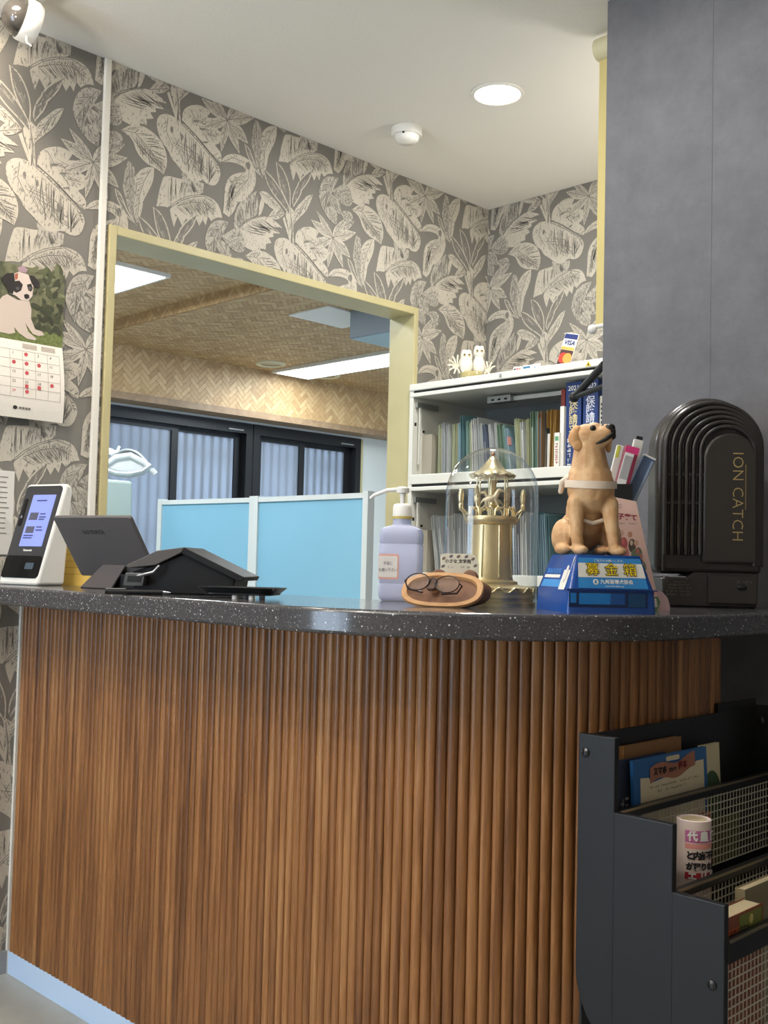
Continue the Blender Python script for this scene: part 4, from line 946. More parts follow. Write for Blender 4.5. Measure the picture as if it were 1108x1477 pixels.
# ceiling fittings in the clinic
lit = mat('lit_panel', (255, 255, 255), 0.4, emit=(240, 248, 255), estr=6.0)
o = thing('panel_light', 'long white fluorescent panel lit on the bamboo ceiling', 'ceiling light', (4.9, 5.2, H2))
MB().box(-0.17, 0.17, -0.66, 0.66, -0.022, 0).build('tray', plastic_w, o); MB().box(-0.145, 0.145, -0.63, 0.63, -0.0245, -0.022).build('diffuser', lit, o)
o = thing('panel_light', 'square white panel lamp lit on the bamboo ceiling at far left', 'ceiling light', (2.66, 4.75, H1))
MB().box(-0.29, 0.29, -0.29, 0.29, -0.02, 0).build('tray', plastic_w, o); MB().box(-0.27, 0.27, -0.27, 0.27, -0.022, -0.02).build('diffuser', lit, o)
for k, (x, y, lb) in enumerate(((390, 524, 'round cream ceiling downlight left of the fluorescent panel'), (470, 541, 'round cream ceiling vent below the fluorescent panel'))):
    q = at(x, y, 2, H2); o = thing('ceiling_disc', lb, 'ceiling fitting', q)
    MB().lathe([(0.07, 0), (0.105, 0), (0.10, -0.012), (0.085, -0.016), (0.07, -0.006)], 28).build('rim', mat('cream_plastic', (214, 206, 170), 0.45), o, smooth=40)
    MB().lathe([(0.0001, -0.004), (0.07, -0.004)], 28).build('centre', mat('tan_disc', (176, 160, 130), 0.5), o)
q = at(484, 456, 2, H2); o = thing('ceiling_plate', 'flat white access plate on the bamboo ceiling beside the grey box', 'ceiling plate', q)
MB().box(-0.2, 0.2, -0.16, 0.16, -0.012, 0).build('plate', plastic_w, o, bevel=0.004)
q = at(505, 447, 2, H2)
o = thing('air_conditioner', 'grey blue air conditioner box hanging from the bamboo ceiling', 'air conditioner', (q.x, q.y, H2))
acm = mat('grey_blue_panel', (136, 146, 158), 0.5)
MB().box(0.0, 0.9, -0.45, 0.0, -0.155, -0.001).build('casing', acm, o, bevel=0.006)
MB().box(0.012, 0.85, -0.44, -0.012, -0.159, -0.155).build('bottom_plate', mat('pale_blue_plate', (160, 182, 190), 0.5), o)
# ------------------------------------------------------------------ things on the counter
RZ = R(-45.1)
def place(px, D, z=T):
    base = EYE+D*(fw.z+(px-554)/F*rt.z); y = 738.5-F*(z-base)/(D*up.z)
    return CAM+D*ray(px, y)
def scribble(name, parent, x0, x1, z0, z1, rows, cols, m, y=-0.0006, seed=1, dens=0.8, vert=False):   # print too small to read
    rnd = random.Random(seed); mb = MB(); dx = (x1-x0)/cols; dz = (z1-z0)/rows
    for r_ in range(rows):
        for c_ in range(cols):
            if rnd.random() > dens: continue
            a, b_ = x0+dx*(c_+.1), z0+dz*(r_+.18); w_, h_ = dx*.75, dz*.6
            for _ in range(3):
                if rnd.random() < .5: zz = b_+h_*rnd.random(); mb.add([(a, y, zz), (a+w_, y, zz), (a+w_, y, zz+h_*.14), (a, y, zz+h_*.14)], [(0, 1, 2, 3)])
                else: xx = a+w_*rnd.random(); mb.add([(xx, y, b_), (xx+w_*.16, y, b_), (xx+w_*.16, y, b_+h_), (xx, y, b_+h_)], [(0, 1, 2, 3)])
    return mb.build(name, m, parent, clean=False)
def rrect(x0, x1, z0, z1, r, n=5):
    P = []
    for cx_, cz_, a0 in ((x1-r, z1-r, 0), (x0+r, z1-r, 90), (x0+r, z0+r, 180), (x1-r, z0+r, 270)):
        for i in range(n+1): a = R(a0+90*i/n); P.append((cx_+r*math.cos(a), cz_+r*math.sin(a)))
    return P
black_pl = mat('black_plastic', (30, 30, 32), 0.35); dark_grey = mat('dark_grey_plastic', (92, 89, 89), 0.45)
# --- payment terminal
o = thing('payment_terminal', 'white payment terminal with a lit blue screen at the end of the worktop', 'terminal', place(24, 2.58), R(-75))
hw_ = 0.068; H_ = 0.25; tl = 0.32
body = MB().prism([(0.0, 0.0), (0.088, 0.0), (0.104, 0.235), (0.098, 0.248), (H_*tl, H_)], -hw_, hw_, 'yz'); body.build('housing', plastic_w, o, bevel=0.012, seg=4, smooth=50)
TM = Matrix.Translation((0, 0, 0)) @ Matrix.Rotation(-math.atan(tl), 4, 'X')
def on_front(nm, poly, d0, d1, m, par=o, **k):
    b_ = MB(); b_.M = TM; b_.prism(poly, d0, d1, 'xz'); return b_.build(nm, m, par, **k)
bz = on_front('bezel', rrect(-hw_+0.006, hw_-0.006, 0.018, 0.256, 0.010), -0.0012, 0.004, mat('bezel_dark', (58, 58, 60), 0.35))
on_front('reader_recess', rrect(-hw_+0.006, hw_-0.006, 0.018, 0.074, 0.009), -0.0022, 0.0, mat('black_gloss', (14, 14, 16), 0.12), bz)
on_front('reader_window', rrect(0.012, 0.040, 0.040, 0.056, 0.002), -0.0028, 0.0, mat('blue_reflection', (70, 84, 96), 0.15), bz)
scn = on_front('display', rrect(-0.030, 0.048, 0.098, 0.232, 0.002), -0.0022, 0.0, mat('lit_display', (120, 132, 200), 0.3, emit=(126, 138, 212), estr=0.55), bz)
for (x0, x1, z0, z1) in ((-0.022, 0.006, 0.166, 0.185), (-0.022, 0.006, 0.132, 0.149)): on_front('picture', [(x0, z0), (x1, z0), (x1, z1), (x0, z1)], -0.0028, -0.0022, mat('screen_picture', (86, 86, 104), 0.4), scn)
for (x0, x1, z) in ((-0.012, 0.022, 0.215), (0.012, 0.030, 0.180), (0.012, 0.034, 0.172), (0.012, 0.030, 0.166), (0.012, 0.030, 0.146), (0.012, 0.034, 0.138), (-0.024, 0.008, 0.124), (-0.024, 0.006, 0.118)):
    on_front('screen_text', [(x0, z), (x1, z), (x1, z+0.003), (x0, z+0.003)], -0.0028, -0.0022, mat('screen_ink', (62, 66, 110), 0.4), scn)
cs = on_front('camera_slot', rrect(-0.056, -0.044, 0.150, 0.222, 0.0055), -0.0024, 0.0, mat('black_gloss', (14, 14, 16), 0.12), bz)
on_front('camera_lens', rrect(-0.053, -0.047, 0.170, 0.178, 0.0028), -0.003, -0.0024, mat('lens_glint', (120, 124, 130), 0.1), cs)
def front_text(nm, s, size, x, z, m, par, **k):
    q = TM @ Vector((x, -0.0016, z)); return text(nm, s, size, m, par, q, (R(90)-math.atan(tl), 0, 0), **k)
front_text('maker_name', 'Panasonic', 0.0075, 0.004, 0.088, white_ink, o, bold=0.00025)
# --- monitor turned towards the staff
ml = place(154, 2.47); o = thing('tablet_monitor', 'dark grey monitor seen from behind on a folding stand plate', 'monitor', ml, R(-75))
pm = MB(); W2_ = 0.118; tilt = R(36)
TMm = Matrix.Translation((0.006, 0.035, 0.030)) @ Matrix.Rotation(tilt, 4, 'X')
pm.M = TMm; pm.prism(rrect(-W2_, W2_, 0, 0.165, 0.006), -0.006, 0.004, 'xz'); pn = pm.build('back_shell', dark_grey, o, bevel=0.002)
pm = MB(); pm.M = TMm; pm.prism(rrect(-W2_+.004, W2_-.004, 0.004, 0.161, 0.004), 0.004, 0.006, 'xz'); pm.build('screen', mat('black_gloss', (14, 14, 16), 0.12), pn)
q = TMm @ Vector((-0.01, -0.0066, 0.125)); text('maker_name', 'I-O DATA', 0.015, mat('dark_logo', (54, 52, 52), 0.4), pn, q, (R(90)+tilt, 0, 0), bold=0.0004)
sp = MB(); sp.M = Matrix.Translation((0.0, 0.012, 0.052)) @ Matrix.Rotation(R(-33), 4, 'X')
sp.prism([(-0.022, 0.006), (0.045, 0.006), (0.036, -0.062), (-0.060, -0.062)], -0.003, 0.002, 'xz'); sp.build('stand_plate', mat('stand_grey', (92, 86, 86), 0.45), o, bevel=0.001)
MB().box(-0.05, 0.085, 0.0, 0.075, 0, 0.034).build('stand_foot', black_pl, o, bevel=0.003)
# --- yellow pad leaning on the wall
q = place(108, 2.66); o = thing('yellow_pad', 'yellow paper pad standing between terminal and monitor', 'notepad', (q.x, q.y, T), R(-60))
o.rotation_euler = (R(-8), 0, R(-60)); MB().box(-0.045, 0.045, 0, 0.012, 0, 0.10).build('sheets', mat('yellow_paper', (206, 172, 84), 0.7), o)
for k in range(4): MB().box(-0.034, 0.02, -0.0005, 0, 0.028+0.016*k, 0.0295+0.016*k).build('ruled_line', mat('yellow_line', (176, 142, 62), 0.7), o)
# --- black receipt printer with a gabled lid
D_ = 2.16; q = place(262, D_); s_ = D_/F; o = thing('receipt_printer', 'black receipt printer with a gabled lid behind the cash tray', 'printer', q, R(-50))
g0 = 857.5
def PX_(pts): return [((x-262)*s_, (g0-y)*s_) for x, y in pts]
MB().prism(PX_([(190,857),(188,826),(222,815),(266,797),(340,833),(336,857)]), 0.0, 0.13, 'xz').build('body', mat('printer_black', (22, 22, 24), 0.45, spec=0.3), o, bevel=0.003)
ld = MB().prism(PX_([(265,789),(355,830),(352,836),(346,836),(262,798)]), -0.012, 0.14, 'xz').build('lid', mat('lid_black', (26, 26, 28), 0.5, spec=0.3), o, bevel=0.0015)
MB().prism(PX_([(266,789),(262,797),(224,816),(184,821),(181,817),(226,795)]), -0.012, 0.14, 'xz').build('paper_cover', mat('grey_cover', (84, 80, 78), 0.5, spec=0.3), o, bevel=0.0015)
MB().tube([((184-262)*s_, -0.014, (g0-833)*s_), ((206-262)*s_, -0.02, (g0-831)*s_), ((224-262)*s_, -0.02, (g0-826)*s_), ((231-262)*s_, -0.014, (g0-817)*s_)], 0.004, 8).build('release_lever', mat('grey_chrome', (132, 134, 138), 0.2, metal=0.8), o, smooth=60)
sl = MB(); sl.prism(PX_([(180,846),(183,828),(212,828),(209,846)]), -0.022, 0.0, 'xz'); slo = sl.build('card_slot', mat('slot_frame', (84, 84, 84), 0.3, metal=0.4), o, bevel=0.001)
MB().prism(PX_([(186,841),(187,832),(208,832),(206,841)]), -0.023, -0.021, 'xz').build('slot_opening', black_gap, slo)
# --- pen and cash tray
pc = place(196, 2.06)
o = thing('ballpoint_pen', 'black ballpoint pen lying at the worktop edge before the printer', 'pen', (pc.x, pc.y, T+0.0052), RZ)
MB().tube([(-0.06, 0.0, 0), (0.045, 0.03, 0)], 0.005, 10).build('barrel', black_pl, o, smooth=60)
MB().tube([(0.045, 0.03, 0), (0.060, 0.0343, 0)], [0.004, 0.001], 10).build('tip', mat('steel', (170, 172, 175), 0.3, metal=1), o, smooth=60)
MB().tube([(-0.058, -0.001, 0.006), (-0.022, 0.0105, 0.0062)], 0.0014, 6).build('clip', mat('steel', (170, 172, 175), 0.3, metal=1), o, smooth=60)
q = place(350, 2.03); o = thing('cash_tray', 'flat black cash tray with wide rim on small white feet', 'tray', q, R(-55))
MB().prism(rrect(-0.066, 0.066, -0.045, 0.045, 0.02), 0.007, 0.014, 'xy').build('base', mat('tray_black', (28, 30, 32), 0.3), o, bevel=0.002)
rim = MB(); A = rrect(-0.066, 0.066, -0.045, 0.045, 0.02); Bq = rrect(-0.078, 0.078, -0.055, 0.055, 0.024); Cq = rrect(-0.075, 0.075, -0.052, 0.052, 0.022); n_ = len(A)
rim.add([(x, y, 0.010) for x, y in A]+[(x, y, 0.021) for x, y in Bq]+[(x, y, 0.021) for x, y in Cq]+[(x*.97, y*.97, 0.0145) for x, y in A], [(k*n_+i, k*n_+(i+1) % n_, (k+1)*n_+(i+1) % n_, (k+1)*n_+i) for k in range(3) for i in range(n_)])
rim.build('rim', mat('tray_black', (28, 30, 32), 0.3), o, smooth=40)
for x in (-0.004, 0.028):
    for y in (-0.034, 0.034): MB().cyl((x, y, 0), 0.006, 0.0, 0.0075, 12).build('foot', plastic_w, o, smooth=40)
# --- pump bottle
D_ = 2.10; q = place(577.5, D_); o = thing('pump_bottle', 'lavender pump bottle with white pump head and a pink rimmed label', 'bottle', q, R(-52))
lav = NT('lavender_plastic'); p = lav.p; p.inputs['Base Color'].default_value = S(206, 210, 236); p.inputs['Roughness'].default_value = 0.25; p.inputs['Transmission Weight'].default_value = 0.35; p.inputs['IOR'].default_value = 1.1
def rloft(mb, secs):       # stacked rounded rectangles
    n = None
    for (hx, hy, r_, z) in secs:
        P = rrect(-hx, hx, -hy, hy, r_, 4); n = len(P); mb.v += [(x, y, z) for x, y in P]
    k = len(secs); b0 = len(mb.v)-k*n
    for a in range(k-1):
        for i in range(n): mb.f.append((b0+a*n+i, b0+a*n+(i+1) % n, b0+(a+1)*n+(i+1) % n, b0+(a+1)*n+i)); mb.mi.append(0)
    mb.f.append(tuple(range(b0, b0+n))[::-1]); mb.mi.append(0); mb.f.append(tuple(range(b0+(k-1)*n, b0+k*n))); mb.mi.append(0)
    return mb
rloft(MB(), [(0.036,0.028,.012,0.001),(0.040,0.032,.012,0.006),(0.041,0.033,.012,0.012),(0.041,0.033,.012,0.030),(0.0395,0.0315,.012,0.034),(0.041,0.033,.012,0.038),(0.041,0.033,.012,0.108),(0.0395,0.0315,.012,0.111),(0.041,0.033,.012,0.114),(0.041,0.033,.012,0.130),(0.039,0.031,.012,0.139),(0.030,0.026,.012,0.1445),(0.020,0.020,.0195,0.147),(0.018,0.018,.0178,0.150),(0.018,0.018,.0178,0.160)]).build('body', lav.m, o, smooth=40)
MB().lathe([(0.0001, 0.160), (0.0195, 0.160), (0.0195, 0.165), (0.0001, 0.165)], 24).build('yellow_ring', mat('yellow_ring', (198, 178, 96), 0.5), o, smooth=40)
MB().lathe([(0.0001, 0.165), (0.0190, 0.165), (0.0185, 0.184), (0.0165, 0.188), (0.012, 0.190), (0.0001, 0.190)], 24).build('cap', plastic_w, o, smooth=40)
MB().lathe([(0.0001, 0.19), (0.0045, 0.19), (0.006, 0.210), (0.0001, 0.211)], 16).build('stem', plastic_w, o, smooth=40)
hd = MB().lathe([(0.0001, 0.210), (0.012, 0.211), (0.0125, 0.220), (0.010, 0.223), (0.0001, 0.224)], 20); hd.tube([(-0.008, 0, 0.2175), (-0.03, 0, 0.216), (-0.058, 0, 0.205), (-0.064, 0, 0.199)], [0.0045, 0.0042, 0.0036, 0.003], 10)
hd.build('pump_head', plastic_w, o, smooth=40)
lb_ = MB().prism(rrect(-0.0405, -0.001, 0.042, 0.091, 0.004), -0.0336, -0.0331, 'xz').build('label', mat('pink_label', (222, 170, 156), 0.5), o)
MB().prism(rrect(-0.0400, -0.004, 0.046, 0.087, 0.003), -0.0340, -0.0336, 'xz').build('label_paper', mat('label_white', (222, 216, 210), 0.6), lb_)
text('handwriting', '手指に\nお使い下さい', 0.0075, mat('pencil_ink', (84, 80, 84), 0.6), lb_, (-0.022, -0.0343, 0.066), line=1.7, sx=0.8)

# --- glasses rest
D_ = 1.85; q = place(640, D_); GR = R(-66); o = thing('glasses_rest', 'wooden eyeglass rest shaped like a bear face with hollowed dish', 'glasses rest', q, GR)
lw_ = mat('light_wood', (196, 152, 104), 0.5, var=(40, (180, 134, 88))); bw_ = mat('brown_wood', (122, 84, 58), 0.5, var=(40, (106, 70, 48)))
# dish: rim leans towards the viewer, body runs back to the right
def sup(a, b_, n_, th): c, s = math.cos(th), math.sin(th); return (a*math.copysign(abs(c)**(2/n_), c), b_*math.copysign(abs(s)**(2/n_), s))
RM = Matrix.Translation((0, -0.012, 0.030)) @ Matrix.Rotation(R(-38), 4, 'X')
NS = 44; ring = lambda a, b_, y, n_=2.6: [RM @ Vector((sup(a, b_, n_, 2*math.pi*i/NS)[0], y, sup(a, b_, n_, 2*math.pi*i/NS)[1])) for i in range(NS)]
rings = [ring(0.050, 0.018, 0.020), ring(0.058, 0.024, 0.010), ring(0.063, 0.029, -0.001), ring(0.072, 0.036, -0.001), ring(0.073, 0.037, 0.004)]
ds = MB(); vs_ = [v for r_ in rings for v in r_]; vs_ = [Vector((v.x, v.y, max(v.z, 0.0))) for v in vs_]
fs_ = [(k*NS+i, k*NS+(i+1) % NS, (k+1)*NS+(i+1) % NS, (k+1)*NS+i) for k in range(len(rings)-1) for i in range(NS)]; fs_.append(tuple(range(NS)))
ds.add(vs_, fs_); dso = ds.build('dish', lw_, o, smooth=45)
bk = MB(); r1 = [Vector((v.x, v.y, max(v.z, 0.0))) for v in rings[-1]]
r2 = [Vector((v.x*1.0+0.004, v.y+0.034, max(0.0, min(v.z, 0.046)*0.86))) for v in r1]; r3 = [Vector((v.x*0.9+0.004, v.y+0.040, max(0.0, min(v.z, 0.042)*0.7))) for v in r1]
bk.add(r1+r2+r3, [(k*NS+i, k*NS+(i+1) % NS, (k+1)*NS+(i+1) % NS, (k+1)*NS+i) for k in range(2) for i in range(NS)]+[tuple(range(2*NS, 3*NS))[::-1], tuple(range(NS))]); bk.build('body', bw_, o, smooth=45)
for x in (-0.016, 0.040):
    e = MB(); e.M = Matrix.Translation((x, 0.022, 0.050)) @ Matrix.Rotation(R(80), 4, 'X'); e.cyl((0, 0, 0), 0.014, -0.006, 0.006, 24); e.build('ear', bw_, o, smooth=40, bevel=0.002)
ns = MB(); ns.M = RM; ns.tube([(-0.012, 0.012, 0.004), (-0.014, -0.010, 0.002)], [0.010, 0.0085], 14); ns.build('nose_post', lw_, o, smooth=50)
ns = MB(); ns.M = RM; ns.prism(rrect(-0.0235, -0.005, -0.012, 0.012, 0.006), -0.016, -0.009, 'xz'); ns.build('nose_tip', mat('dark_brown_wood', (84, 60, 46), 0.5), o, smooth=40, bevel=0.002)
# --- eyeglasses resting on it
eg = thing('eyeglasses', 'round metal framed eyeglasses lying in the wooden rest', 'eyeglasses', q, GR)
GM = Matrix.Translation((0.0, -0.026, 0.040)) @ Matrix.Rotation(R(-34), 4, 'X') @ Matrix.Rotation(R(4), 4, 'Y')
wire = mat('brown_metal_wire', (52, 40, 38), 0.3, metal=0.6); lensm = make_glass('spectacle_lens', (0.93, 0.92, 0.92, 1), 0.02, 0.07, 0.4)
for cx_ in (-0.040, 0.014):
    lp_ = [(cx_+0.021*math.cos(2*math.pi*i/28), 0, 0.017*math.sin(2*math.pi*i/28)) for i in range(28)]
    m_ = MB(); m_.M = GM; m_.tube(lp_, 0.0011, 6, closed=True); rm_ = m_.build('rim', wire, eg, smooth=60)
    m_ = MB(); m_.M = GM; m_.add(lp_, [tuple(range(28))]); m_.build('lens', lensm, rm_)
m_ = MB(); m_.M = GM; m_.tube([(-0.020, -0.001, 0.005), (-0.013, -0.003, 0.009), (-0.006, -0.001, 0.005)], 0.0012, 6); m_.build('bridge', wire, eg, smooth=60)
for sx, cx_ in ((-1, -0.040), (1, 0.014)):
    m_ = MB(); m_.M = GM; m_.tube([(cx_+sx*0.021, 0, 0.003), (cx_+sx*0.025, 0.004, 0.002), (cx_+sx*0.018, 0.010, -0.010), (cx_-sx*0.01, 0.012, -0.013)], [0.0013, 0.0016, 0.0018, 0.002], 6); m_.build('temple', wire, eg, smooth=60)
# --- note card
q = place(661, 1.90); o = thing('note_card', 'cream note card with leaf dots standing behind the glasses rest', 'card', q, R(-48)); o.rotation_euler = (R(-6), 0, R(-48))
MB().prism([(-0.033, 0), (0.034, 0), (0.036, 0.075), (0.028, 0.090), (0.022, 0.093), (-0.026, 0.093), (-0.033, 0.090)], 0, 0.001, 'xz').build('sheet', mat('cream_paper', (222, 216, 196), 0.6), o)
text('handwriting', '小さな 文字用', 0.0074, black_ink, o, (-0.002, -0.0004, 0.079), bold=0.0002)
scribble('small_writing', o, -0.020, 0.020, 0.066, 0.072, 1, 12, mat('faint_grey_ink', (140, 130, 120), 0.6), -0.0004, 4)
for k, (x, z) in enumerate(((-0.027,0.084),(-0.014,0.088),(-0.001,0.088),(0.013,0.088),(0.025,0.084),(-0.028,0.070),(0.029,0.072),(-0.028,0.056),(0.028,0.058))):
    MB().add([(x+0.0034*math.cos(i*math.pi/6), -0.0004, z+0.0028*math.sin(i*math.pi/6)+0.001*math.cos(i*math.pi/6)) for i in range(12)], [tuple(range(12))]).build('leaf_dot', mat('leaf_dot_%d' % (k % 2), ((128, 112, 100), (112, 104, 108))[k % 2], 0.6), o)

# --- glass dome with golden carousel
D_ = 2.00; q = place(707, D_); o = thing('carousel_music_box', 'golden carousel music box standing on its base under glass', 'music box', q, RZ)
gold = mat('pale_gold', (240, 226, 186), 0.24, metal=0.85); gold2 = mat('satin_gold', (222, 204, 160), 0.36, metal=0.75); gold3 = mat('base_gold', (226, 212, 172), 0.3, metal=0.8)
MB().lathe([(0.0001, 0.0), (0.0835, 0.0), (0.0835, 0.006), (0.079, 0.009), (0.079, 0.013), (0.0825, 0.015), (0.0825, 0.019), (0.078, 0.021), (0.078, 0.027), (0.0001, 0.027)], 48).build('base', gold3, o, smooth=30)
wv = MB(); wv.tube([((0.0815)*math.cos(a), (0.0815)*math.sin(a), 0.029+0.0042*math.sin(16*a)) for a in [2*math.pi*i/160 for i in range(160)]], 0.0019, 6, closed=True); wv.build('scalloped_rim', gold, o, smooth=60)
MB().lathe([(0.078, 0.027), (0.080, 0.033), (0.074, 0.036), (0.056, 0.037), (0.050, 0.040), (0.0001, 0.040)], 48).build('base_top', gold3, o, smooth=30)
n8 = 8
pd = MB(); prf = [(0.050, 0.038), (0.050, 0.044), (0.0415, 0.047), (0.0405, 0.052), (0.0375, 0.148), (0.043, 0.151), (0.046, 0.155), (0.047, 0.160), (0.046, 0.164), (0.0001, 0.165)]
pd.lathe(prf, 40); pdo = pd.build('pedestal', gold2, o, smooth=30)
for k in range(8):
    a = 2*math.pi*(k+.35)/8; r1_, r2_ = 0.0412, 0.0381
    MB().tube([(r1_*math.cos(a), r1_*math.sin(a), 0.052), (r2_*math.cos(a), r2_*math.sin(a), 0.147)], 0.0014, 6).build('rib', gold, pdo, smooth=60)
for k in range(10):           # little gondola arches round the deck
    a = 2*math.pi*k/10; c, s = math.cos(a), math.sin(a); tx, ty = -s, c
    pts = [(0.041*c+tx*u, 0.041*s+ty*u, 0.165+h) for u, h in ((-0.012, 0.0), (-0.011, 0.010), (-0.006, 0.016), (0.0, 0.013), (0.006, 0.016), (0.011, 0.010), (0.012, 0.0))]
    MB().tube(pts, 0.0022, 6).build('railing_scroll', gold, o, smooth=60)
MB().lathe([(0.0001, 0.165), (0.009, 0.165), (0.008, 0.180), (0.011, 0.186), (0.008, 0.192), (0.0075, 0.225), (0.011, 0.232), (0.0001, 0.233)], 20).build('centre_column', gold, o, smooth=40)
for k in range(6):
    a = 2*math.pi*(k+.25)/6; MB().tube([(0.030*math.cos(a), 0.030*math.sin(a), 0.165), (0.030*math.cos(a), 0.030*math.sin(a), 0.240)], 0.0016, 8).build('pole', gold, o, smooth=60)
MB().lathe([(0.0001, 0.238), (0.030, 0.238), (0.040, 0.236), (0.0425, 0.241), (0.038, 0.245), (0.026, 0.250), (0.017, 0.260), (0.010, 0.270), (0.005, 0.277), (0.0001, 0.279)], 48, wave=((2, 3), 12, 0.05, 0.0015)).build('canopy', gold, o, smooth=50)
MB().sphere((0, 0, 0.281), 0.004).build('finial', mat('copper', (200, 140, 104), 0.25, metal=1), o, smooth=60)
horse = [((0, 0, 0), (0.011, 0.0055, 0.006)), ((0.009, 0, 0.003), 0.005, (0.015, 0, 0.011), 0.0032), ((0.015, 0, 0.011), 0.0034, (0.021, 0, 0.008), 0.0022), ((0.007, 0.002, -0.003), 0.0028, (0.012, 0.002, -0.011), 0.0014), ((0.007, -0.002, -0.003), 0.0028, (0.009, -0.002, -0.013), 0.0014), ((-0.008, 0.002, -0.002), 0.003, (-0.012, 0.002, -0.012), 0.0014), ((-0.008, -0.002, -0.002), 0.003, (-0.007, -0.002, -0.013), 0.0014), ((-0.010, 0, 0.002), 0.002, (-0.017, 0, -0.004), 0.0014)]
hm = blob('horse', horse, mat('pearl_horse', (216, 204, 176), 0.3, metal=0.35), None, 0.0011, 3); hme = hm.data; bpy.data.objects.remove(hm)
for k in range(4):
    a = 2*math.pi*k/4+R(-100); h = obj('horse', hme, o); h.location = (0.028*math.cos(a), 0.028*math.sin(a), 0.196+0.006*(k % 2)); h.rotation_euler = (0, R(-12), a+R(90)); h.scale = (1.15, 1.15, 1.15)
for sgn in (-1, 1):           # tall winged ornaments at either side
    x = 0.058*sgn
    w_ = blob('wing_ornament', [((x, 0, 0.200), (0.006, 0.006, 0.017)), ((x, 0, 0.184), 0.0055, (x, 0, 0.178), 0.0045), ((x-0.003*sgn, 0, 0.176), 0.0035, (x-0.013*sgn, 0, 0.168), 0.0025)], gold, o, 0.0014, 2)
    MB().tube([(x, 0, 0.178), (x-0.004*sgn, 0, 0.170), (x-0.009*sgn, 0, 0.158), (x-0.014*sgn, 0, 0.150)], 0.0014, 6).build('bracket', gold, o, smooth=60)
dm_ = thing('glass_dome', 'clear glass bell dome covering the golden carousel', 'glass dome', q, RZ)
Rg = 0.0862; hs_ = 0.205
prf = [(Rg, 0.0006)]+[(Rg, 0.03+k*0.035) for k in range(6)]+[(Rg*math.cos(a), hs_+0.0885*math.sin(a)) for a in [R(6*i) for i in range(15)]]+[(0.0001, hs_+0.0885)]
MB().lathe(prf, 56).build('bell', make_glass('dome_glass', (0.97, 0.985, 0.985, 1), 0.015, 0.06, 0.75, 2.6), dm_, smooth=60)

# --- donation box with guide dog
D_ = 1.80; q = place(862, D_); s_ = D_/F
o = thing('donation_box', 'blue plastic donation box with printed stickers under the dog statue', 'donation box', q, RZ+R(13)); o.scale = (1.06, 1.06, 1.0)
bl = NT('blue_plastic'); bl.p.inputs['Base Color'].default_value = S(28, 74, 150); bl.p.inputs['Roughness'].default_value = 0.2; bl.p.inputs['Specular IOR Level'].default_value = 0.5
bluep = bl.m
w0, w1, dp0, dp1, hb_ = 0.0745, 0.0555, 0.135, 0.112, 0.094; yb0 = -0.055
def boxq(z):                 # footprint half sizes at height z
    if z < 0.036: return w0-0.0006*(z/0.036)*5, yb0, yb0+dp0
    t_ = (z-0.036)/(hb_-0.036); return (w0-0.003)*(1-t_)+w1*t_, yb0+0.016*t_+0.001, yb0+dp0-0.018*t_
def ringq(z, r_=0.008): hx, y0, y1 = boxq(z); return [(x, y+(y0+y1)/2, z) for x, y in rrect(-hx, hx, -(y1-y0)/2, (y1-y0)/2, r_, 3)]
bx_ = MB(); RQ = [ringq(z) for z in (0.0, 0.003, 0.036, 0.040, hb_-0.003, hb_)]; n_ = len(RQ[0])
bx_.add([v for r_ in RQ for v in r_], [(k*n_+i, k*n_+(i+1) % n_, (k+1)*n_+(i+1) % n_, (k+1)*n_+i) for k in range(5) for i in range(n_)]+[tuple(range(n_))[::-1], tuple(range(5*n_, 6*n_))])
bx_.build('case', bluep, o, smooth=30)
MB().box(-w0+0.0, w0-0.0, yb0-0.0012, yb0+0.012, 0.0365, 0.0385).build('seam', mat('seam_blue', (18, 48, 108), 0.3), o)
wn = MB().prism(rrect(-0.0715, 0.058, 0.009, 0.034, 0.002), yb0-0.0004, yb0+0.0002, 'xz').build('coin_window', mat('window_blue', (14, 40, 84), 0.12), o)
MB().box(-0.0695, -0.060, yb0-0.0008, yb0-0.0002, 0.016, 0.032).build('window_light', mat('window_bright', (26, 120, 196), 0.2), wn)
MB().box(-0.0555, -0.004, yb0-0.0008, yb0-0.0002, 0.014, 0.032).build('window_light', mat('window_bright', (26, 120, 196), 0.2), wn)
MB().box(-0.004, 0.020, yb0-0.0008, yb0-0.0002, 0.014, 0.032).build('window_light', mat('window_mid', (22, 78, 146), 0.2), wn)
MB().box(0.026, 0.054, yb0-0.0008, yb0-0.0002, 0.010, 0.032).build('window_light', mat('window_teal', (20, 66, 106), 0.2), wn)
ft = math.atan2(0.016, hb_-0.036)
FM = Matrix.Translation((0, yb0+0.001, 0.036)) @ Matrix.Rotation(-ft, 4, 'X')
def sticker(nm, poly, m, d=0.0006, par=o):
    b_ = MB(); b_.M = FM; b_.add([(x, -d, z) for x, z in poly], [tuple(range(len(poly)))]); return b_.build(nm, m, par)
sky = mat('sticker_blue', (52, 134, 200), 0.4)
stk = sticker('front_sticker', [(-0.056, 0.004), (0.060, 0.004), (0.052, 0.055), (-0.051, 0.055)], sky)
sticker('white_band', [(-0.0545, 0.022), (0.0575, 0.022), (0.0535, 0.046), (-0.0525, 0.046)], mat('sticker_white', (226, 222, 214), 0.5), 0.001, stk)
def st_text(s, size, x, z, m, d, par=stk, nm='lettering', **k): return text(nm, s, size, m, par, FM @ Vector((x, -d, z)), (R(90)-ft, 0, 0), **k)
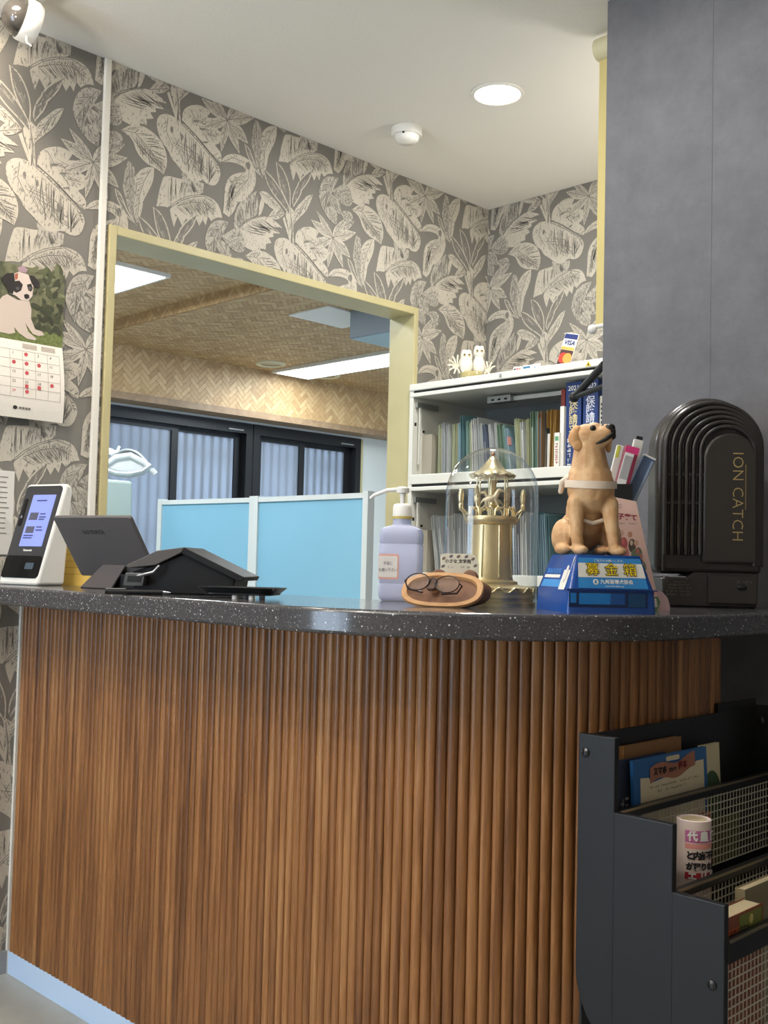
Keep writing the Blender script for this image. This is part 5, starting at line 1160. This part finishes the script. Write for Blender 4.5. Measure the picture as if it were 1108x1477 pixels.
for k, ch in enumerate('募金箱'):
    tb_ = st_text(ch, 0.0225, -0.030+0.031*k, 0.034, black_ink, 0.0014, nm='lettering_outline')
    bm3 = bmesh.new()
    for i in range(8):
        n0 = len(bm3.verts); bm3.from_mesh(tb_.data); bm3.verts.ensure_lookup_table()
        for v in bm3.verts[n0:]: v.co.x += 0.0010*math.cos(i*math.pi/4); v.co.y += 0.0010*math.sin(i*math.pi/4); v.co.z += 0.00002*i
    bm3.to_mesh(tb_.data); bm3.free()
    st_text(ch, 0.0225, -0.030+0.031*k, 0.034, mat('yellow_ink', (238, 206, 40), 0.5), 0.0021)
st_text('ご協力をお願いします。', 0.0045, 0.0, 0.050, white_ink, 0.0012, spacing=1.15)
st_text('九州盲導犬協会', 0.0078, 0.008, 0.0145, white_ink, 0.0012, bold=0.0002)
st_text('http://www.fgda.or.jp', 0.0036, 0.004, 0.0075, white_ink, 0.0012)
lg = sticker('round_emblem', [(-0.0265+0.0048*math.cos(2*math.pi*i/20), 0.0145+0.0048*math.sin(2*math.pi*i/20)) for i in range(20)], white_ink, 0.0010, stk)
sticker('emblem_mark', [(-0.0285, 0.012), (-0.0255, 0.012), (-0.0255, 0.0165), (-0.0245, 0.017), (-0.0265, 0.0175), (-0.0285, 0.016)], sky, 0.0014, lg)
# left side stickers
sl_ = math.atan2(w0-w1, hb_-0.036)
SM = Matrix.Translation((-(w0-0.003), yb0+0.001, 0.036)) @ Matrix.Rotation(R(-90), 4, 'Z') @ Matrix.Rotation(-sl_, 4, 'X')
def side_st(nm, poly, m, d=0.0008, par=o):
    b_ = MB(); b_.M = SM; b_.add([(x, -d, z) for x, z in poly], [tuple(range(len(poly)))]); return b_.build(nm, m, par)
ss = side_st('side_sticker', [(-0.118, 0.004), (-0.014, 0.004), (-0.022, 0.055), (-0.100, 0.055)], sky)
side_st('white_band', [(-0.114, 0.020), (-0.050, 0.020), (-0.050, 0.043), (-0.106, 0.043)], mat('sticker_white', (226, 222, 214), 0.5), 0.0012, ss)
text('lettering', '盲導犬育成', 0.011, mat('blue_ink', (40, 110, 180), 0.5), ss, SM @ Vector((-0.080, -0.0016, 0.0315)), (R(90)-sl_, 0, R(-90)), bold=0.0005, sx=1.05)
side_st('white_tag', [(-0.040, 0.000), (-0.016, 0.000), (-0.016, 0.056), (-0.040, 0.056)], mat('sticker_white', (226, 222, 214), 0.5), 0.0016, ss)
side_st('tag_drawing', [(-0.028+0.006*math.cos(2*math.pi*i/16), 0.028+0.016*math.sin(2*math.pi*i/16)) for i in range(16)], mat('tag_grey', (150, 150, 156), 0.5), 0.0019, ss)
side_st('tag_drawing', [(-0.028+0.0045*math.cos(2*math.pi*i/16), 0.028+0.014*math.sin(2*math.pi*i/16)) for i in range(16)], mat('sticker_white', (226, 222, 214), 0.5), 0.0022, ss)
# --- the dog
dgo = Matrix.Rotation(RZ, 3, 'Z') @ Vector((-0.0125, 0.022, 0))
dg = thing('dog_statue', 'tan sitting labrador statue in a white harness looking up', 'statue', (q.x+dgo.x, q.y+dgo.y, T+hb_), RZ+R(4)); dg.scale = (1.03, 1.03, 1.03)
k_ = 0.001*1.0
def mm(*a): return tuple(v*k_ for v in a)
fur = mat('tan_fur_paint', (214, 178, 134), 0.55, var=(34, (190, 144, 98)), bump=(120, 0.5, 0.003))
C_ = [(mm(0, -10, 110), mm(40, 36, 44)), (mm(0, -4, 132), mm(37, 31, 24)), (mm(-2, 16, 70), mm(33, 34, 48)), (mm(-4, 34, 42), mm(38, 34, 38)),
      (mm(0, -2, 132), .034, mm(-3, -6, 180), .0245), (mm(-6, -7, 196), mm(25, 24, 21)), (mm(4, -10, 210), mm(13, 15, 9)),
      (mm(2, -15, 192), .0195, mm(20, -24, 199), .0135), (mm(6, -20, 184), .012, mm(22, -25, 192), .0105), (mm(20, -25, 207), .0085),
      (mm(-28, -22, 84), .0150, mm(-28, -34, 28), .0098), (mm(-28, -34, 28), .0102, mm(-26, -36, 9), .0100), (mm(-24, -44, 7), mm(12.5, 17, 8)),
      (mm(28, -22, 84), .0150, mm(31, -34, 28), .0098), (mm(31, -34, 28), .0102, mm(34, -36, 9), .0100), (mm(38, -44, 7), mm(12.5, 17, 8)),
      (mm(-40, 10, 30), mm(19, 34, 30)), (mm(-46, -14, 9), mm(14, 22, 9)), (mm(40, 14, 30), mm(17, 34, 30)), (mm(18, -16, 8), mm(12, 18, 8))]
dog = blob('body', C_, fur, dg, 0.0022, 5)
ear_m = mat('ear_tan', (204, 156, 106), 0.55, bump=(90, 0.25, 0.003))
e1_ = blob('ear', [(mm(-25, -12, 205), mm(9, 9, 8)), (mm(-29, -16, 191), mm(12, 7, 15)), (mm(-25, -20, 178), mm(10, 5, 9))], ear_m, dg, 0.0016, 4)
e2_ = blob('ear', [(mm(21, 2, 200), mm(8, 9, 8)), (mm(29, -2, 188), mm(7, 8, 14)), (mm(30, -3, 177), mm(5, 6, 7))], ear_m, dg, 0.0016, 4)
blk = mat('black_paint', (30, 26, 25), 0.3)
MB().sphere(mm(-3, -28.5, 207), 0.0052, 0.004, 0.0050, 14, 8).build('eye', blk, dg, smooth=60)
MB().sphere(mm(15, -24.5, 211), 0.0036, 0.0036, 0.0034, 12, 8).build('eye', blk, dg, smooth=60)
blob('nose', [(mm(25, -31, 209), mm(8.5, 7, 6)), (mm(28, -31, 202), mm(6.5, 6, 6.5)), (mm(30, -30, 195), mm(5, 5.5, 6.5))], blk, dg, 0.0014, 3)
MB().tube([mm(1, -32.5, 181), mm(8, -34.2, 184), mm(17, -36, 189), mm(24, -36.5, 195), mm(30, -34, 199)], [0.0008, 0.0026, 0.0034, 0.004, 0.0034], 8).build('mouth', blk, dg, smooth=60)
har = mat('white_harness', (226, 208, 188), 0.5)
def belt(z, rx, ry, yc, hw2, th=0.002, dip=0.0, n=40):
    b_ = MB(); vs = []
    for i in range(n):
        a = 2*math.pi*i/n; c, s = math.cos(a), math.sin(a); zz = z-dip*max(0.0, -s)
        for (dr, dz) in ((0, -hw2), (th, -hw2), (th, hw2), (0, hw2)): vs.append(((rx+dr)*c, yc+(ry+dr)*s, zz+dz))
    b_.add(vs, [(i*4+k, ((i+1) % n)*4+k, ((i+1) % n)*4+(k+1) % 4, i*4+(k+1) % 4) for i in range(n) for k in range(4)]); return b_
belt(0.117, 0.0405, 0.0370, -0.008, 0.0062, 0.0022, 0.004).build('chest_strap', har, dg, smooth=40)
MB().tube([mm(-20, -20, 58), mm(0, -24, 52), mm(20, -20, 58)], 0.0036, 8).build('belly_strap', har, dg, smooth=60)
blob('harness_handle', [(mm(-34, 6, 128), 0.0055, mm(-40, 20, 122), 0.0055), (mm(-40, 20, 122), 0.0055, mm(-41, 30, 106), 0.0045)], har, dg, 0.0018, 3)

# --- pink pamphlet on its holder, pen holder with cartons behind
D_ = 1.93; q = place(915, D_); s_ = D_/F
ph = thing('pamphlet_holder', 'pink rounded pamphlet holder standing right of the donation box', 'holder', q, RZ)
pk = mat('pink_board', (222, 186, 186), 0.5)
def PL(pts, x0=915, y0=880): return [((x-x0)*s_, (y0-y)*s_) for x, y in pts]
MB().prism(PL([(890, 880), (967.5, 880), (967, 872), (964, 862), (957, 854), (948, 850), (935, 849), (890, 849)]), 0.004, 0.007, 'xz').build('back_plate', pk, ph)
MB().box(-0.04, 0.03, -0.02, 0.03, 0.0, 0.003).build('base_plate', pk, ph)
MB().prism(PL([(938, 880), (949, 880), (953, 868), (948, 858), (938, 862)]), 0.0025, 0.004, 'xz').build('green_print', mat('green_print', (116, 150, 96), 0.6), ph)
MB().prism(PL([(939, 863), (947, 863), (949, 875), (941, 876)]), 0.002, 0.0025, 'xz').build('white_print', paper_m, ph)
pa = thing('pamphlet', 'pink illustrated childcare pamphlet leaning behind the donation box', 'pamphlet', (q.x, q.y, T+0.0035), RZ); pa.rotation_euler = (R(-4), 0, RZ)
pinkp = mat('pink_paper', (234, 198, 184), 0.55)
PR = PL([(876, 878), (948.5, 863), (918, 725), (882, 719), (868, 719)], y0=880)
MB().prism(PR, -0.001, 0.0005, 'xz').build('sheet', pinkp, pa)
redk = mat('dark_red_ink', (150, 52, 62), 0.6)
tl_ = R(2)
text('title', 'のある子育て', 0.0118, redk, pa, ((891-915)*s_, -0.0013, (880-748)*s_), (R(90), R(4), 0), bold=0.0005)
scribble('small_print', pa, (890-915)*s_, (919-915)*s_, (880-760)*s_, (880-756)*s_, 1, 12, mat('grey_ink', (110, 84, 84), 0.6), -0.0013, 9)
scribble('small_print', pa, (884-915)*s_, (897-915)*s_, (880-737)*s_, (880-729)*s_, 2, 7, mat('grey_ink', (110, 84, 84), 0.6), -0.0013, 11)
fig = [((888, 776), (206, 130, 92), (110, 116, 84), (150, 60, 58)), ((897, 772), (214, 170, 150), (180, 90, 84), (196, 120, 108)), ((909, 774), (196, 142, 116), (96, 80, 70), (120, 130, 96)), ((918, 786), (216, 170, 140), (124, 132, 98), (150, 120, 96)), ((924, 806), (190, 130, 110), (134, 138, 110), (120, 100, 90))]
for k, ((x, y), hc, bc, lc) in enumerate(fig):     # row of small printed figures
    def el(cx_, cy_, rx_, ry_, c, nm, d):
        pts = [((cx_+rx_*math.cos(i*math.pi/7)-915)*s_, -d, (880-cy_-ry_*math.sin(i*math.pi/7))*s_) for i in range(14)]
        MB().add(pts, [tuple(range(14))]).build(nm, mat('print_%d_%d_%d' % c, c, 0.6), pa)
    el(x+3, y+16, 5.5, 10, bc, 'printed_body', 0.0012); el(x+6, y+30, 4.5, 9, lc, 'printed_legs', 0.00125); el(x, y, 3.4, 4.6, hc, 'printed_head', 0.0013); el(x+2, y+12, 2.2, 4, (206, 110, 104) if k % 2 else (214, 190, 160), 'printed_detail', 0.00135)
for k in range(3): MB().add([((934+3*k+dx-915)*s_, -0.0014, (880-852-4*k+dy)*s_) for dx, dy in ((-3, -3), (3, -2), (4, 4), (-2, 3))], [(0, 1, 2, 3)]).build('printed_red_mark', mat('bright_red_ink', (196, 54, 56), 0.6), pa)
# carton stand
D_ = 2.045; q = place(891, D_); s_ = D_/F
o = thing('carton_holder', 'tall black open holder behind the pink pamphlet', 'holder', q, RZ)
hz = 0.235
hb2 = MB(); x0, x1, y0, y1 = -0.030, 0.026, 0.0, 0.05
hb2.box(x0, x1, y0, y0+0.002, 0.002, hz).box(x0, x1, y1-0.002, y1, 0.002, hz+0.02).box(x0, x0+0.002, y0+0.002, y1-0.002, 0.002, hz).box(x1-0.002, x1, y0+0.002, y1-0.002, 0.002, hz-0.01).box(x0, x1, y0, y1, 0, 0.002)
hb2.build('case', black_pl, o)
def carton(px, dy, w_, d_, z0_, z1_, lean, c, label, side=None):
    b_ = thing('small_carton', label, 'carton', (q.x, q.y, q.z-0.010), RZ); b_.rotation_euler = (0, 0, RZ)
    cm = mat('carton_%d_%d_%d' % c, c, 0.35); m_ = MB(); m_.M = Matrix.Translation(((px-905)*s_, dy, z0_)) @ Matrix.Rotation(R(lean), 4, 'Y')
    m_.box(-w_/2, w_/2, 0, d_, 0, z1_-z0_); bo = m_.build('box', cm, b_, bevel=0.0008)
    return b_, m_.M, bo
b_, m_, bo = carton(888, 0.021, 0.013, 0.011, 0.195, 0.325, 13, (214, 214, 206), 'white carton with lime corner leaning in the black holder')
x = MB(); x.M = m_; x.box(-0.006, 0.0, -0.0005, 0, 0.105, 0.128); x.build('lime_patch', mat('lime_patch', (190, 200, 70), 0.5), bo)
b_, m_, bo = carton(899, 0.002, 0.026, 0.016, 0.190, 0.322, 15, (132, 40, 66), 'crimson toothbrush carton with a clear window in the black holder')
x = MB(); x.M = m_; x.box(-0.012, 0.006, -0.0006, 0, 0.012, 0.118); fx = x.build('white_front', mat('white_card', (226, 226, 222), 0.4), bo)
x = MB(); x.M = m_; x.box(-0.010, 0.005, -0.0012, -0.0006, 0.066, 0.112); x.build('clear_window', mat('grey_window', (166, 166, 168), 0.2), fx)
x = MB(); x.M = m_; x.box(-0.012, 0.013, -0.0010, 0, 0.118, 0.1315); x.build('pink_top', mat('pink_top', (206, 60, 120), 0.4), bo)
for k in range(5): 
    x = MB(); x.M = m_; x.box(-0.009+0.0022*k, -0.0078+0.0022*k, -0.0012, -0.0006, 0.02, 0.055-0.004*(k % 2)); x.build('lettering', black_ink, fx)
b_, m_, bo = carton(914, 0.020, 0.024, 0.012, 0.185, 0.312, 24, (86, 106, 138), 'slate blue carton leaning right in the black holder')
x = MB(); x.M = m_; x.box(-0.012, 0.012, -0.0006, 0.012, 0.124, 0.1275); x.build('white_edge', mat('white_card', (226, 226, 222), 0.4), bo)
x = MB(); x.M = m_; x.box(0.006, 0.0105, -0.0008, 0, 0.03, 0.12); x.build('pale_stripe', mat('pale_stripe', (150, 166, 188), 0.4), bo)
b_, m_, bo = carton(916, 0.034, 0.018, 0.012, 0.19, 0.338, 12, (206, 206, 198), 'cream carton with a black cap behind the slate blue one')
x = MB(); x.M = m_; x.box(-0.006, 0.006, 0.001, 0.011, 0.148, 0.155); x.build('black_cap', black_pl, bo)

# --- air ioniser
D_ = 2.14; q = place(1024, D_); s_ = D_/F
o = thing('air_ioniser', 'dark brown arch shaped air ioniser with ribbed front and gold lettering', 'air purifier', (q.x, q.y, T), RZ+R(-2))
ib = mat('brown_black_gloss', (50, 46, 43), 0.3, spec=0.5, bump=(300, 0.03)); iv = mat('slot_black', (20, 18, 17), 0.5)
def arch(cx_, r_, zb_, zs_, n=24): return [(cx_-r_, zb_)]+[(cx_+r_*math.cos(a), zs_+r_*1.0*math.sin(a)) for a in [math.pi-math.pi*i/n for i in range(n+1)]]+[(cx_+r_, zb_)]
Rm = 0.106; zs_ = 0.318
MB().prism(arch(0, Rm, 0.066, zs_), 0.012, 0.104, 'xz').build('housing', ib, o, bevel=0.016, seg=4, smooth=40)
MB().prism(arch(0.004, Rm-0.008, 0.070, zs_), 0.0, 0.02, 'xz').build('front_cover', ib, o, bevel=0.008, seg=3, smooth=40)
for k in range(6):
    t_ = k/6.0; xl_ = -Rm+0.016+0.0135*k; xr_ = Rm-0.006-0.0032*k; cx_ = (xl_+xr_)/2; r_ = (xr_-xl_)/2; zt_ = zs_+Rm-0.014-0.0095*k
    pts = [(xl_, -0.002-0.0012*k, 0.105)]+[(cx_-r_*math.cos(a), -0.002-0.0012*k, (zt_-r_*0.95)+r_*0.95*math.sin(a)) for a in [math.pi*i/20 for i in range(21)]]+[(xr_, -0.002-0.0012*k, 0.085)]
    ro = MB().tube(pts, 0.0042, 8).build('rib', ib, o, smooth=60)
    pts2 = [(x+0.0062*(1 if i < 11 else 0.35), y+0.0005, z-0.0015) for i, (x, y, z) in enumerate(pts)]
    MB().tube(pts2, 0.0020, 6).build('vent_slot', iv, ro, smooth=60)
    for zz in (0.205, 0.262): MB().box(xl_+0.003, xl_+0.0125, -0.004-0.0012*k, 0.0, zz, zz+0.005).build('crossbar', ib, ro)
    if k > 0: MB().box(xl_-0.0035, xl_-0.0022, -0.0045-0.0012*k, -0.002, 0.118, 0.165).build('gold_pin', mat('dim_gold', (150, 126, 82), 0.35, metal=0.6), ro)  # gold dashes stand in for highlights in the rib gaps
ip = arch(0.036, 0.054, 0.088, 0.296); po = MB().prism(ip, -0.012, 0.004, 'xz').build('front_panel', ib, o, bevel=0.006, seg=3, smooth=40)
text('lettering', 'ION CATCH', 0.031, mat('gold_lettering', (176, 152, 100), 0.4, metal=0.2), po, (0.049, -0.0126, 0.222), (R(90), R(90), 0), spacing=1.06, bold=-0.0004)
x_ = MB(); x_.box(0.0645, 0.0660, -0.0126, -0.012, 0.196, 0.286); x_.build('gold_line', mat('dim_gold', (150, 126, 82), 0.35, metal=0.6), po)
bs = MB().prism([(-0.090, 0.0), (0.094, 0.0), (0.098, 0.073), (-0.030, 0.073), (-0.045, 0.060), (-0.094, 0.060)], 0.004, 0.100, 'xz').build('base', ib, o, bevel=0.005, smooth=40)
MB().box(-0.004, 0.094, -0.003, 0.006, 0.008, 0.066).build('control_panel', ib, bs, bevel=0.003)
MB().sphere((0.062, -0.003, 0.042), 0.010, 0.004, 0.006, 14, 8).build('switch', black_pl, bs, smooth=60)
scribble('printed_notes', bs, -0.086, -0.036, 0.022, 0.054, 5, 14, mat('dim_print', (128, 122, 112), 0.6), 0.0034, 21)
scribble('printed_scale', bs, 0.046, 0.082, 0.050, 0.056, 1, 6, mat('dim_print', (128, 122, 112), 0.6), -0.0036, 22)
MB().box(-0.078, -0.046, 0.006, 0.012, 0.0595, 0.0615).build('trim_line', mat('steel', (170, 172, 175), 0.3, metal=1), bs)

# ------------------------------------------------------------------ magazine rack on the counter front
YB = 0.953; XL = 1.377; XQ = 1.965
rk_blue = mat('navy_painted_steel', (24, 26, 30), 0.5); rk_black = mat('black_painted_steel', (24, 23, 23), 0.4)
wire_m = mat('pale_steel_wire', (214, 206, 186), 0.4, metal=0.1)
Ys = [0.945, 0.881, 0.785, 0.706]; Zs = [0.805, 0.697, 0.604]
rk = thing('magazine_rack', 'dark navy three tier magazine rack with wire fronts on the counter', 'magazine rack')
side = [(Ys[0], Zs[0]), (Ys[1], Zs[0]), (Ys[1], Zs[1]), (Ys[2], Zs[1]), (Ys[2], Zs[2]), (Ys[3], Zs[2]), (Ys[3], 0.33), (0.80, 0.33)]
side += [(Ys[0]-0.14+0.14*math.sin(a), 0.33+0.13-0.13*math.cos(a)) for a in [R(10*i) for i in range(1, 10)]]
for k, x in enumerate((XL, XQ-0.012)):
    sp_ = MB().prism(side, x, x+0.012, 'yz').build('side_panel', rk_blue if k == 0 else rk_black, rk, bevel=0.0015)
    for yy, zz in ((Ys[0]-0.013, Zs[0]-0.028), (Ys[3]+0.018, 0.494)):
        bm2 = MB(); bm2.M = Matrix.Translation((x, yy, zz)) @ Matrix.Rotation(R(-90), 4, 'Y'); bm2.lathe([(0.0001, 0.0), (0.007, 0.0), (0.007, 0.002), (0.0035, 0.004), (0.0035, 0.002), (0.0001, 0.002)], 16); bm2.build('bolt', mat('dark_bolt', (70, 70, 72), 0.3, metal=0.8), sp_, smooth=40)
    if k == 0:
        for yy in Ys[1:3]: MB().box(x-0.0004, x, yy-0.0005, yy+0.0005, 0.34, Zs[Ys.index(yy)]).build('bend_line', rk_black, sp_)
MB().box(XL+0.012, XQ-0.012, Ys[0]-0.004, Ys[0], 0.36, Zs[0]-0.004).build('back_panel', rk_black, rk)
MB().box(XQ-0.16, XQ-0.012, Ys[0]-0.003, Ys[0]+0.003, Zs[0]-0.004, Zs[0]+0.012).build('back_upstand', rk_black, rk)
for kk, (yy, zz, zlo) in enumerate(((Ys[1], Zs[1], 0.565), (Ys[2], Zs[2], 0.465), (Ys[3], 0.555, 0.36))):
    MB().box(XL+0.012, XQ-0.012, yy-0.002, yy+0.010, zz-0.014 if kk < 2 else zz-0.032, zz).build('rail', rk_black, rk, bevel=0.002)
    MB().box(XL+0.012, XQ-0.012, yy-0.0035, yy-0.0015, zz-0.003, zz+0.0006).build('rail_edge', mat('worn_steel_edge', (146, 132, 104), 0.3, metal=0.9), rk)  # pale strip paints the highlight along the rail's top edge
    wm_ = MB(); zt_ = zz-(0.012 if kk < 2 else 0.03); x = XL+0.018
    while x < XQ-0.015: wm_.tube([(x, yy+0.004, zlo), (x, yy+0.004, zt_)], 0.0010, 4); x += 0.0112
    z = zlo+0.002
    while z < zt_: wm_.tube([(XL+0.012, yy+0.0025, z), (XQ-0.012, yy+0.0025, z)], 0.0011, 4); z += 0.0125
    mo = wm_.build('wire_mesh', wire_m, rk, smooth=60)
    MB().box(XL+0.012, XQ-0.012, yy+0.008, Ys[0]-0.004 if kk == 0 else Ys[kk]-0.012, zlo-0.004, zlo).build('tier_floor', rk_black, rk)
# contents -------------------------------------------------
def mag(name, x0, x1, yf, th, z0_, z1_, c, label, cat_='magazine', lean=0.0, grp='reading matter in the rack', skew=0.0):
    o = thing(name, label, cat_, (x0, yf, z0_), 0, grp); o.rotation_euler = (R(lean), R(skew), 0)
    m_ = MB().box(0, x1-x0, 0, 0.0012, 0, z1_-z0_).box(0, x1-x0, th-0.0012, th, 0, z1_-z0_).box(0, 0.0012, 0.0012, th-0.0012, 0, z1_-z0_); m_.build('cover', mat('mag_%d_%d_%d' % c, c, 0.4), o)
    MB().box(0.0012, x1-x0-0.002, 0.0012, th-0.0012, 0.001, z1_-z0_-0.002).build('pages', mat('aged_paper', (196, 178, 142), 0.7), o)
    return o
def rx(px, y_, py=1150): return at(px, py, 1, y_).x
def rz_(px, py, y_): return at(px, py, 1, y_).z
zf1 = 0.5655
o = mag('magazine', rx(902, .925), rx(985, .925), .922, 0.009, zf1, rz_(960, 1068, .922), (150, 108, 66), 'brown covered magazine at the back of the top tier', lean=-2)
scribble('cover_print', o, 0.006, 0.12, 0.13, 0.17, 3, 12, mat('dark_print_ink', (62, 44, 32), .6), -0.0005, 31)
o = mag('magazine', rx(899, .905), rx(921, .905)+0.10, .906, 0.006, zf1, rz_(905, 1098, .906), (52, 56, 74), 'dark navy magazine with white lettering left of the blue picture book', lean=-3)
scribble('cover_print', o, 0.004, 0.03, 0.06, 0.14, 4, 2, mat('pale_ink', (196, 190, 176), .6), -0.0005, 32)
xa, xb_ = rx(921, .893), rx(1026, .893); zt_ = rz_(975, 1088, .893)
o = mag('picture_book', xa, xb_, .893, 0.006, zf1, zt_, (44, 100, 158), 'blue picture book with a ribbon title in the top tier', 'book', lean=-3)
Wb, Hb = xb_-xa, zt_-zf1; hv = 0.692-zf1
def Z(t_): return hv+(Hb-hv)*t_
MB().add([(Wb*.06, -0.0006, 0.0), (Wb*.95, -0.0006, 0.0), (Wb*.95, -0.0006, Z(.70)), (Wb*.84, -0.0006, Z(.70)), (Wb*.80, -0.0006, Z(.60)), (Wb*.22, -0.0006, Z(.42)), (Wb*.19, -0.0006, Z(.55)), (Wb*.08, -0.0006, Z(.58))], [tuple(range(8))]).build('cream_field', mat('cream_field', (222, 206, 174), .6), o)
rib = [(Wb*(.20+.62*i/10), Z(.58+.07*math.sin(2.6*math.pi*i/10)+.14*i/10)) for i in range(11)]
MB().add([(x, -0.0012, z-0.012) for x, z in rib]+[(x, -0.0012, z+0.012) for x, z in rib[::-1]], [tuple(range(22))]).build('ribbon', mat('ribbon_brown', (168, 112, 88), .6), o)
text('title', 'スマホ', 0.0135, black_ink, o, (Wb*.33, -0.0018, Z(.65)), (R(90), 0, 0), bold=0.0006)
text('title', 'だけで', 0.0075, black_ink, o, (Wb*.50, -0.0018, Z(.62)), (R(90), 0, 0), bold=0.0003)
text('title', '絵本', 0.0135, mat('brown_red_ink', (120, 44, 36), .6), o, (Wb*.64, -0.0018, Z(.68)), (R(90), 0, 0), bold=0.0006)
MB().prism(rrect(Wb*.42, Wb*.60, Z(.84), Z(.95), 0.003), -0.0014, -0.0008, 'xz').build('white_bubble', mat('cream_field', (222, 206, 174), .6), o)
scribble('small_print', o, Wb*.18, Wb*.86, Z(.28), Z(.36), 1, 26, mat('dark_print_ink', (62, 44, 32), .6), -0.0012, 33)
scribble('small_print', o, Wb*.28, Wb*.70, Z(.16), Z(.24), 1, 18, mat('dark_print_ink', (62, 44, 32), .6), -0.0012, 34)
xa = rx(1020, .90); xb_ = rx(1046, .90)
o = mag('picture_book', xa, xb_, .902, 0.006, zf1, rz_(1035, 1074, .90), (214, 200, 162), 'cream picture book with a green arch right of the blue one', 'book', lean=-3)
Wg = xb_-xa; Hg = rz_(1035, 1074, .90)-zf1
MB().add([(Wg*.1, -0.0006, Hg*.2), (Wg, -0.0006, Hg*.2)]+[(Wg*.5+Wg*.5*math.cos(a), -0.0006, Hg*.55+Hg*.22*math.sin(a)) for a in [math.pi*i/10 for i in range(11)]], [tuple(range(13))]).build('green_arch', mat('arch_green', (64, 88, 58), .6), o)
# second tier: rolled magazine
xa, xb_ = rx(982, .81), rx(1022, .81); zb2 = 0.4655; zt_ = rz_(1000, 1186, .81)
o = thing('rolled_magazine', 'rolled weekly magazine with pink and black headlines in the middle tier', 'magazine', ((xa+xb_)/2, 0.817, zb2), 0, 'reading matter in the rack')
rr_ = 0.0255
o.location = (at(1001, 1200, 1, 0.822).x, 0.822, zb2)
MB().lathe([(0.0001, 0.0), (rr_, 0.0), (rr_, zt_-zb2), (rr_-0.002, zt_-zb2+0.001), (rr_-0.006, zt_-zb2-0.001), (0.0001, zt_-zb2-0.002)], 36).build('roll', mat('mag_white', (226, 206, 196), .5), o, smooth=40)
MB().lathe([(0.0001, zt_-zb2-0.0015), (rr_-0.0065, zt_-zb2-0.0005)], 30).build('page_edges', mat('aged_paper', (196, 178, 142), 0.7), o)
def band(z0_, z1_, c, nm):
    b_ = MB(); n_ = 24; b_.add([((rr_+0.0004)*math.cos(a), (rr_+0.0004)*math.sin(a), z) for z in (z0_, z1_) for a in [R(180+180*i/n_) for i in range(n_+1)]], [(i, i+1, n_+2+i, n_+1+i) for i in range(n_)]); b_.build(nm, mat('band_%d_%d_%d' % c, c, .5), o, smooth=60)
Hm = zt_-zb2; v0_ = 0.600-zb2
def V(t_): return v0_+(Hm-v0_)*t_
band(V(.62), V(.84), (196, 108, 158), 'pink_band'); band(V(.51), V(.60), (226, 150, 140), 'salmon_band'); band(V(-.05), V(.08), (186, 50, 58), 'red_band')
def wrap_text(s, size, z, m, a0=186, a1=300, bold=0.0007):
    for i, ch in enumerate(s):
        a = R(a0+(a1-a0)*(i+.5)/len(s)); text('headline', ch, size, m, o, ((rr_+0.0009)*math.cos(a), (rr_+0.0009)*math.sin(a), z), (R(90), 0, a+R(90)), bold=bold)
wrap_text('代皇族', 0.0150, V(.73), mat('white_ink', (232, 232, 226), .6)); wrap_text('と内部不満', 0.0125, V(.38), black_ink); wrap_text('が足りない', 0.0115, V(.18), black_ink); wrap_text('エリザ', 0.013, V(.01), mat('white_ink', (232, 232, 226), .6))
o = mag('magazine', rx(1028, .889), rx(1068, .889), .8885, 0.003, zf1+0.0, rz_(1050, 1178, .889), (88, 84, 40), 'olive covered magazine low in the top tier behind the wire', lean=-2)
o = mag('magazine', rx(1008, .889), rx(1027, .889), .8885, 0.003, zf1, rz_(1020, 1172, .889), (196, 84, 52), 'orange covered magazine low in the top tier behind the wire', lean=-2)
# bottom tier: paperbacks with pages up
zb3 = 0.3605
for (pa_, pb_, yf, py, c, lb) in ((1047, 1101, .716, 1314, (140, 74, 46), 'small paperback with a red and green cover in the bottom tier'), (1075, 1150, .752, 1268, (150, 138, 110), 'grey paperback standing behind the small one in the bottom tier')):
    xa = max(XL+0.015, rx(pa_, yf, py)); xb_ = rx(pb_, yf, py); zt_ = rz_((pa_+pb_)/2, py, yf)
    o = mag('paperback', xa, xb_, yf, 0.030 if yf < .74 else 0.016, zb3, zt_, c, lb, 'book')
    if yf < .74:
        Wp = xb_-xa
        MB().box(Wp*.05, Wp*.45, -0.0006, 0, zt_-zb3-0.045, zt_-zb3-0.018).build('orange_patch', mat('orange_print', (190, 92, 52), .6), o)
        MB().box(Wp*.35, Wp*.95, -0.0009, 0, zt_-zb3-0.026, zt_-zb3-0.004).build('green_patch', mat('green_patch', (122, 128, 62), .6), o)
        MB().box(Wp*.02, Wp*.55, -0.0006, 0, zt_-zb3-0.065, zt_-zb3-0.047).build('red_patch', mat('red_patch', (176, 62, 40), .6), o)
        scribble('cover_print', o, Wp*.08, Wp*.6, zt_-zb3-0.05, zt_-zb3-0.015, 2, 6, mat('dark_print_ink', (62, 44, 32), .6), -0.0014, 41)
        MB().sphere((Wp*.66, -0.001, zt_-zb3-0.014), 0.006, 0.0006, 0.007, 12, 6).build('yellow_spot', mat('yellow_spot', (206, 186, 110), .6), o)
o = mag('magazine', rx(1062, .74), rx(1062, .74)+0.20, .7685, 0.004, zb3, 0.50, (160, 150, 140), 'grey magazine low in the bottom tier behind the wire')
